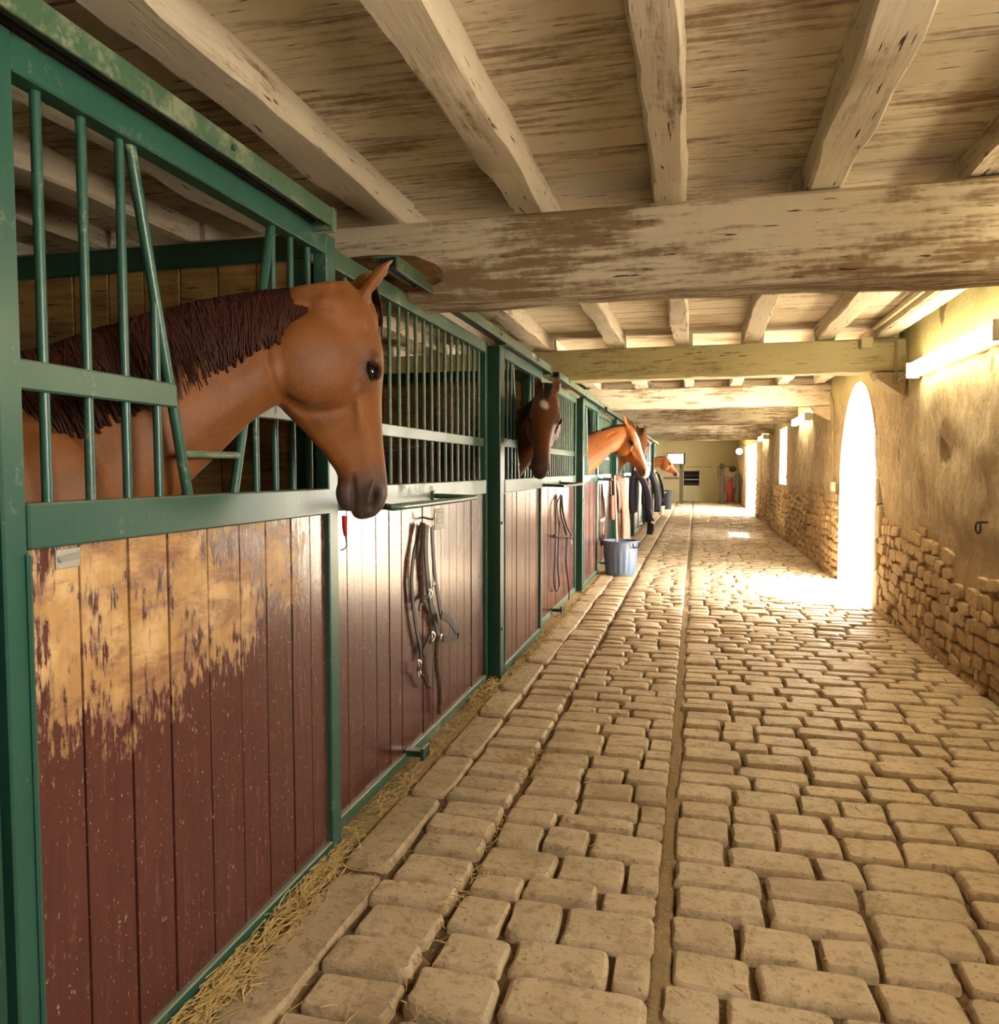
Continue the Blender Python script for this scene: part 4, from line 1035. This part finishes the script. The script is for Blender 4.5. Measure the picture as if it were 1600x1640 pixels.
c = on_x(*hz((630, 255)), HX); mb = MB(); mb.tube(cr([c + np.array([-.03, 0, .02]), c + np.array([.02, 0, .01]), c + np.array([.035, 0, .015]), c + np.array([.04, 0, .04])], 4), .006, 6); tag(obj('tack_hook', mb, MAT['metal'], smooth=True), 'small metal hook holding the leather halter', 'hook')
t = empty('name_plate', on_x(*hz((688, 350)), -1.312)); tag(t, 'small framed notice plate on the near panel beside the halter', 'plate')
a = on_x(*hz((668, 250)), -1.312); b = on_x(*hz((722, 352)), -1.312)
y0, y1, z0, z1 = a[1], b[1], 1.085, 1.195
mb = MB(); mb.box(-1.317, -1.309, y0, y1, z0, z1, .002); obj('backing', mb, MAT['plate'], t)
mb = MB(); mb.box(-1.309, -1.3065, y0 + .03, y1 - .02, z0 + .03, z1 - .02, .001); obj('card', mb, MAT['dark_plate'], t)
for k in range(3):
    mb = MB(); mb.box(-1.3065, -1.3055, y0 + .045, y1 - .05, z0 + .045 + k * .016, z0 + .05 + k * .016); obj('line', mb, MAT['plate'], t)
t = empty('hoof_pick', on_x(550, 880, -1.29)); tag(t, 'red handled hoof pick hanging below the rug rail', 'hoof pick')
P = [on_x(u, v, -1.285) for u, v in ((552, 826), (552, 845), (553.5, 858))]
mb = MB(); mb.tube(P, [.012, .010, .007], 8); obj('handle', mb, MAT['red_plastic'], t, True)
mb = MB(); mb.tube(cr([on_x(u, v, -1.285) for u, v in ((553.5, 858), (555.5, 872), (553, 878), (546, 881))], 4), .003, 6); obj('hook', mb, MAT['black'], t, True)

# thin bridle on the second panel
bz = lambda q: (760 + q[0] / 3.906, 540 + q[1] / 3.906)
t = empty('thin_bridle', on_x(*bz((545, 1600)), -1.285)); tag(t, 'thin black bridle with looped reins on the second panel', 'bridle')
def line(lst, r, name, mat='leather', x=-1.285):
    mb = MB(); mb.tube(cr([on_x(*bz(p), x) for p in lst], 6), r, 6); return obj(name, mb, MAT[mat], t, True)
line([(540, 985), (512, 1060), (508, 1250), (502, 1420), (498, 1540), (514, 1590), (530, 1550), (522, 1440), (528, 1250), (535, 1150)], .008, 'rein')
line([(545, 990), (552, 1090), (575, 1180), (600, 1230), (610, 1300)], .010, 'cheek_strap'); line([(540, 990), (538, 1100), (560, 1180), (580, 1250)], .010, 'cheek_strap')
line([(500, 1240), (535, 1250), (580, 1248), (612, 1255)], .012, 'noseband'); line([(580, 1255), (572, 1400), (585, 1520), (592, 1600), (588, 1640)], .007, 'rein')
c = on_x(*bz((605, 1285)), -1.27); mb = MB(); mb.tube([c + np.array([0, .035 * math.cos(a), .035 * math.sin(a)]) for a in np.linspace(0, 2 * math.pi, 17)], .006, 6); obj('bit_ring', mb, MAT['metal'], t, True)

# ------------------------------------------------------------------ bin, broom, rugs
t = empty('ribbed_bin', (-.94, 10.28, .0)); tag(t, 'grey-blue ribbed plastic bin standing on the kerb', 'bin')
n = 72; rings = []
def bring(r, z, rib): return [(-.94 + (r + rib * (.006 if (k // 2) % 2 else -.002)) * math.cos(2 * math.pi * k / n), 10.28 + (r + rib * (.006 if (k // 2) % 2 else -.002)) * math.sin(2 * math.pi * k / n), z) for k in range(n)]
zb = .03
for r_, z, rb in ((.185, zb, 0), (.190, zb + .02, 0), (.192, zb + .05, 1), (.215, zb + .30, 1), (.217, zb + .34, 0), (.224, zb + .43, 0), (.212, zb + .43, 0), (.205, zb + .33, 0), (.180, zb + .03, 0)): rings.append(bring(r_, z, rb))
mb = MB(); mb.loft(rings); obj('body', mb, MAT['bucket'], t, True)
mb = MB(); mb.tube([(-.94 + .228 * math.cos(a), 10.28 + .228 * math.sin(a), zb + .435) for a in np.linspace(0, 2 * math.pi, 41)], .011, 8); obj('rim', mb, MAT['bucket'], t, True)
for a in (-.55, 2.6):
    c = np.array([-.94 + .245 * math.cos(a), 10.28 + .245 * math.sin(a), zb + .40]); tn = np.array([-math.sin(a), math.cos(a), 0])
    mb = MB(); mb.tube(cr([c - tn * .07 + np.array([0, 0, .02]), c - tn * .05 - np.array([0, 0, .03]), c + tn * .05 - np.array([0, 0, .03]), c + tn * .07 + np.array([0, 0, .02])], 4), .010, 6); obj('handle', mb, MAT['black_plastic'], t, True)
t = empty('broom', (-.98, 10.25, .07)); tag(t, 'pale wooden broom handle standing up out of the grey-blue bin', 'broom')
mb = MB(); mb.tube([(-.97, 10.22, .16), (-1.03, 10.30, 1.32)], .014, 8); obj('handle', mb, MAT['pale_wood'], t, True)
mb = MB(); mb.box(-1.03, -.91, 10.19, 10.25, .13, .17, .006); obj('head', mb, MAT['pale_wood'], t)
mb = MB()
for i in range(9):
    for j in range(4): mb.tube([(-1.02 + i * .0125, 10.197 + j * .015, .132), (-1.025 + i * .0135, 10.192 + j * .018, .065)], .003, 4)
o = obj('bristles', mb, MAT['straw'], t); tag(o, kind='stuff')

def drape(name, label, y0, y1, zf, zbk, mat, folds=3, thick=.05, seed=0, band=None, cat='rug', xo=-1.07, bulge=.035, zt=1.275, slant=0.0):
    t = empty(name, (xo, (y0 + y1) / 2, zf)); tag(t, label, cat, 'rugs on the rails')
    r = np.random.default_rng(seed); ph = r.uniform(0, 6, 4); mb = MB(); nu, nv = 28, 26; V = []
    for i in range(nu + 1):
        u = i / nu
        for j in range(nv + 1):
            s_ = j / nv; y = y0 + (y1 - y0) * u
            fall = abs(s_ - .42) / .58 if s_ > .42 else (.42 - s_) / .42
            amp = .022 * fall * min(1, fall * 2)
            wv = amp * (math.sin(u * folds * 6.28 + ph[0]) + .5 * math.sin(u * folds * 11 + ph[1] + fall * 2))
            pinch = (u - .5) * -.10 * fall * (y1 - y0)
            if s_ < .42: x = xo - .020 + wv * .6; z = zt + (zbk - zt) * fall
            else: x = xo + .020 + bulge * math.sin(min(1, fall * 1.3) * 1.57) + wv; z = zt + (zf + slant * (u - .5) + .03 * math.sin(u * 7 + ph[2]) - zt) * fall
            if fall < .06: z = zt + .004; x = xo + (s_ - .42) * .4
            V.append((x, y + pinch, z))
    F = [(i * (nv + 1) + j, i * (nv + 1) + j + 1, (i + 1) * (nv + 1) + j + 1, (i + 1) * (nv + 1) + j) for i in range(nu) for j in range(nv)]
    mb.add(V, F); o = obj('cloth', mb, mat, t, 'all'); md = o.modifiers.new('thickness', 'SOLIDIFY'); md.thickness = thick; md.offset = 1
    if band is not None:
        w = lambda i, j: np.array(V[i * (nv + 1) + j]) + np.array([thick + .01, 0, 0])
        mb = MB(); mb.ribbon([w(i, nv) for i in range(0, nu + 1)], .035, .006, (1, 0, 0)); obj('binding', mb, band, t)
        mb = MB(); mb.ribbon([w(nu // 3, j) for j in range(int(nv * .45), nv + 1)], .04, .006, (1, 0, 0)); obj('strap', mb, band, t)
    return t
yk = lambda k: 2.70 + PITCH * k
drape('saddle_pad', 'small brown leather saddle pad on the rail left of the pink rug', yk(2) + .08, yk(2) + .40, .88, 1.05, MAT['rug_brown'], 1, .03, 3, cat='saddle pad')
drape('horse_rug', 'dusty pink rug hanging behind the broom handle', yk(2) + .48, yk(2) + 1.00, .40, .7, MAT['rug_pink'], 2, .06, 4, MAT['rug_band'], slant=.15, bulge=.07)
drape('horse_rug', 'navy rug with cream binding hanging past the pink rug', yk(3) + .10, yk(3) + 1.02, .42, .6, MAT['rug_navy'], 2, .10, 5, MAT['rug_band'], slant=-.5, xo=-1.05, bulge=.16)
drape('horse_rug', 'black rug hanging farther down the stall row', yk(4) + .10, yk(4) + .98, .50, .6, MAT['rug_black'], 3, .10, 6, slant=.2, bulge=.16)
drape('rug_strip', 'long narrow black rug under the far black rug', yk(5) + .5, yk(5) + .98, .55, .7, MAT['rug_black'], 1, .06, 8, bulge=.12)
# bridles hanging beside the bin
for k in range(4):
    t = empty('hanging_bridle', (-1.27, yk(2) - .0 + k * .13, .4)); tag(t, ['leftmost brown bridle in the cluster behind the bin', 'second brown bridle in the cluster behind the bin', 'third bridle with pale reins behind the bin', 'rightmost bridle of the cluster beside the pink rug'][k], 'bridle', 'bridles behind the bin')
    y = yk(2) + .04 + k * .12; r = random.Random(50 + k)
    for q in range(3):
        yy = y + r.uniform(-.04, .04); mb = MB(); mb.tube(cr([(-1.24, y, 1.20 - .16 * (k % 2)), (-1.23, yy - .05, .95), (-1.22, yy - .04, .62 + r.uniform(-.1, .1)), (-1.225, yy, .42 + r.uniform(-.08, .1)), (-1.22, yy + .05, .62), (-1.23, yy + .05, .95), (-1.24, y + .01, 1.20 - .16 * (k % 2))], 5), .010, 6)
        obj('strap', mb, MAT['leather'] if q < 2 else MAT['rug_band'] if k > 1 else MAT['rug_brown'], t, True)
    mb = MB(); c = np.array([-1.215, y, .72]); mb.tube([c + np.array([0, .04 * math.cos(a), .04 * math.sin(a)]) for a in np.linspace(0, 2 * math.pi, 15)], .006, 6); obj('bit_ring', mb, MAT['metal'], t, True)
    mb = MB(); mb.tube([(X_PANEL, y + .005, 1.20 - .16 * (k % 2)), (-1.225, y + .005, 1.205 - .16 * (k % 2))], .006, 6); obj('peg', mb, MAT['metal'], t, True)
# pale ropes
for k in range(3):
    y = yk(5) + .06 + k * .155; mb = MB(); mb.tube(cr([(-1.07, y, 1.275), (-1.03, y + .02, 1.0), (-1.02, y + .03, .62 - .1 * k), (-1.03, y + .08, .52 - .1 * k), (-1.04, y + .12, .7), (-1.05, y + .10, 1.0), (-1.07, y + .06, 1.275), (-1.10, y + .05, 1.1), (-1.10, y + .03, 1.0)], 6), .016, 7)
    tag(obj('lead_rope', mb, MAT['cord'], smooth=True), ['nearest pale rope loop on the farthest rug rail', 'middle pale rope loop on the farthest rug rail', 'last pale rope loop on the farthest rug rail'][k], 'rope', 'pale ropes')

# ------------------------------------------------------------------ the far end
def turned_post(x, y, label):
    t = empty('newel_post', (x, y, 0)); tag(t, label, 'post', 'dark posts at the far end')
    mb = MB(); mb.box(x - .07, x + .07, y - .07, y + .07, 0, 1.42, .012); obj('shaft', mb, MAT['post_wood'], t)
    mb = MB(); mb.lathe((x, y, 1.42), [(.09, 0), (.09, .03), (.05, .05), (.05, .07), (.085, .11), (.095, .15), (.075, .20), (.02, .235)], 14); obj('finial', mb, MAT['post_wood'], t, True)
turned_post(-.55, 32.2, 'dark wooden post with ball finial at the far end, left one'); turned_post(1.02, 32.2, 'dark wooden post with ball finial at the far end, right one')
mb = MB(); mb.box(-1.25, -.63, 32.17, 32.23, 1.02, 1.10, .008); tag(obj('barrier_rail', mb, MAT['post_wood']), 'dark rail left of the left far post', 'rail', 'barrier rails')
mb = MB(); mb.box(1.10, 1.70, 32.17, 32.23, 1.02, 1.10, .008); tag(obj('barrier_rail', mb, MAT['post_wood']), 'dark rail right of the right far post', 'rail', 'barrier rails')
t = empty('wall_rack', (-.16, Y_BACK - .05, .7)); tag(t, 'dark slatted rack hung on the far yellow wall', 'rack')
mb = MB(); mb.box(-.50, .16, Y_BACK - .03, Y_BACK + .002, .70, 1.30, .006); obj('back', mb, MAT['black_plastic'], t)
for k in range(3):
    mb = MB(); mb.box(-.48, .14, Y_BACK - .10, Y_BACK - .03, .76 + k * .18, .80 + k * .18, .006); obj('shelf', mb, MAT['zinc'] if k == 1 else MAT['post_wood'], t)
mb = MB(); mb.box(-.52, .18, Y_BACK - .12, Y_BACK - .03, 1.30, 1.34, .006); obj('top', mb, MAT['post_wood'], t)
t = empty('fuse_box', (.9, Y_BACK - .05, 1.05)); tag(t, 'pale box with pipe on the far yellow wall', 'box')
mb = MB(); mb.box(.72, .95, Y_BACK - .10, Y_BACK + .002, 1.05, 1.40, .01); obj('box', mb, MAT['backwall'], t)
mb = MB(); mb.tube([(.96, Y_BACK - .02, 1.05), (.96, Y_BACK - .02, 1.52), (1.6, Y_BACK - .02, 1.52)], .02, 6); obj('pipe', mb, MAT['post_wood'], t)
mb = MB(); mb.box(-1.2, .70, Y_BACK - .025, Y_BACK + .002, 1.50, 1.53); tag(obj('trim_1', mb, MAT['conduit']), kind='structure', label='thin ledge across the far wall')
# clothes at the far right
def coat_thing(x, label, mat, z0, z1, w, seed, cat='coat'):
    t = empty('hanging_coat', (x, 32.1, z0)); tag(t, label, cat, 'coats at the far end'); r = random.Random(seed)
    rings = []
    for q in np.linspace(0, 1, 10):
        z = z1 + (z0 - z1) * q; hw = w * (.35 + .65 * min(1, q * 3)) * (1 + .12 * q); ring = []
        for k in range(18):
            a = 2 * math.pi * k / 18; f = 1 + .14 * q * math.sin(5 * a + seed); ring.append((x + hw * f * math.cos(a), 32.08 + .10 * f * math.sin(a), z))
        rings.append(ring)
    mb = MB(); mb.loft(rings); obj('cloth', mb, mat, t, 'all')
    for sg in (-1, 1):
        mb = MB(); mb.tube(cr([(x + sg * w * .75, 32.06, z1 - .06), (x + sg * w * 1.15, 32.04, z1 - .3), (x + sg * w * 1.2, 32.02, z1 - .6)], 4), [.05] * 5 + [.045] * 4, 8); obj('sleeve', mb, mat, t, 'all')
    mb = MB(); mb.tube(cr([(x, 32.08, z1 - .02), (x, 32.08, z1 + .05), (x + .02, 32.09, z1 + .07)], 3), .008, 5); obj('hanger_hook', mb, MAT['metal'], t)
coat_thing(1.33, 'red coat hanging at the far right end', MAT['red_cloth'], .12, 1.05, .10, 1); coat_thing(1.60, 'grey green coat hanging right of the red coat', MAT['grey_cloth'], .1, 1.25, .10, 2)
t = empty('riding_hat', (1.45, 32.15, 1.35)); tag(t, 'dark riding hat above the coats at the far end', 'hat')
mb = MB(); mb.ellipsoid((1.42, 32.15, 1.42), ((.14, 0, 0), (0, .16, 0), (0, 0, .12)), 16, 10); obj('shell', mb, MAT['rug_black'], t, 'all')
mb = MB(); mb.ellipsoid((1.36, 32.02, 1.38), ((.10, 0, 0), (0, .10, 0), (0, 0, .015)), 14, 6); obj('peak', mb, MAT['rug_black'], t, 'all')
t = empty('wall_lantern', (1.50, 29.4, 2.0)); tag(t, 'round white globe lamp at the far right corner', 'lamp')
mb = MB(); mb.ellipsoid((1.52, 29.4, 2.05), ((.11, 0, 0), (0, .11, 0), (0, 0, .11)), 16, 10); obj('globe', mb, MAT['tube'], t, 'all')
mb = MB(); mb.tube([(1.52, 29.4, 2.15), (1.52, 29.4, 2.27), (1.75, 29.4, 2.27)], .02, 8); obj('bracket', mb, MAT['black'], t)
t = empty('dark_bin', (-1.0, 27.6, .01)); tag(t, 'dark tapered bin at the far end of the stall row', 'bin')
mb = MB(); mb.lathe((-1.0, 27.6, .01), [(.20, 0), (.25, .62), (.265, .64), (.265, .68), (.24, .68), (.19, .04)], 20); obj('body', mb, MAT['black_plastic'], t, True)
mb = MB(); mb.box(-1.03, -.97, 27.32, 27.36, .60, .63, .004); obj('handle', mb, MAT['metal'], t)
t = empty('white_pot', (-1.0, 24.2, .03)); tag(t, 'small white pot on the floor by the farthest stall', 'pot')
mb = MB(); mb.lathe((-1.0, 24.2, .03), [(.08, 0), (.10, .22), (.11, .23), (.11, .26), (.09, .26), (.07, .03)], 16); obj('body', mb, MAT['white_metal'], t, True)
mb = MB(); mb.lathe((-1.0, 24.2, .255), [(.085, 0), (.085, .01), (.02, .015)], 16); obj('fill', mb, MAT['dirt'], t)

# ------------------------------------------------------------------ straw
def straw(name, label, spots, seed):
    r = random.Random(seed); mb = MB()
    for (cx_, cy_, sx, sy, h, cnt, ln) in spots:
        for k in range(cnt):
            x = r.gauss(cx_, sx); y = r.gauss(cy_, sy); a = r.gauss(1.57, .5) if r.random() < .7 else r.uniform(0, 3.14); L = ln * r.uniform(.4, 1.3); z = r.uniform(.018, h)
            x = min(x, -.74) if cx_ < -.9 else x; x = max(x, -1.235 if cy_ < 2.6 else -1.29)
            dx, dy = math.cos(a) * L / 2, math.sin(a) * L / 2; b = r.uniform(-.02, .02)
            pts = [(x - dx, y - dy, max(.016, z + r.uniform(-.02, .02))), (x + b, y, z + .008), (x + dx, y + dy, max(.016, z + r.uniform(-.02, .02)))]
            pts = [(max(p[0], -1.235 if cy_ < 2.6 else -1.292), p[1], p[2]) for p in pts]
            mb.tube(pts, r.uniform(.0010, .0022), 3, False)
    o = obj(name, mb, MAT['straw']); tag(o, label, 'straw', kind='stuff')
straw('straw', 'loose straw piled along the foot of the near stall door', [(-1.205, 1.72, .02, .16, .045, 330, .14), (-1.215, 2.28, .018, .13, .05, 260, .11), (-1.20, 1.45, .025, .15, .04, 200, .16), (-1.18, 2.0, .03, .3, .03, 90, .12)], 1)
straw('straw', 'straw scattered along the foot of the near barred panel', [(-1.24, 3.0, .03, .35, .022, 150, .06), (-1.24, 4.6, .03, .18, .04, 260, .07), (-1.22, 3.9, .04, .5, .022, 160, .06)], 2)
straw('straw', 'straw lying along the kerb by the farther stalls', [(-1.19, 5.6, .03, .5, .04, 300, .08), (-1.20, 7.2, .04, .7, .03, 220, .08), (-1.2, 9.5, .04, 1.2, .03, 150, .09)], 3)
straw('straw', 'few straws strewn over the cobbles', [(-.85, 2.6, .12, .8, .026, 60, .08), (-.5, 3.2, .35, .9, .028, 70, .07), (-.72, 3.55, .06, .10, .03, 60, .06), (.4, 3.5, .9, 1.4, .027, 40, .05), (-.72, 2.3, .03, .4, .03, 60, .05)], 4)
straw('straw', 'straw wisps caught on top of the near door track', [], 5) if False else None
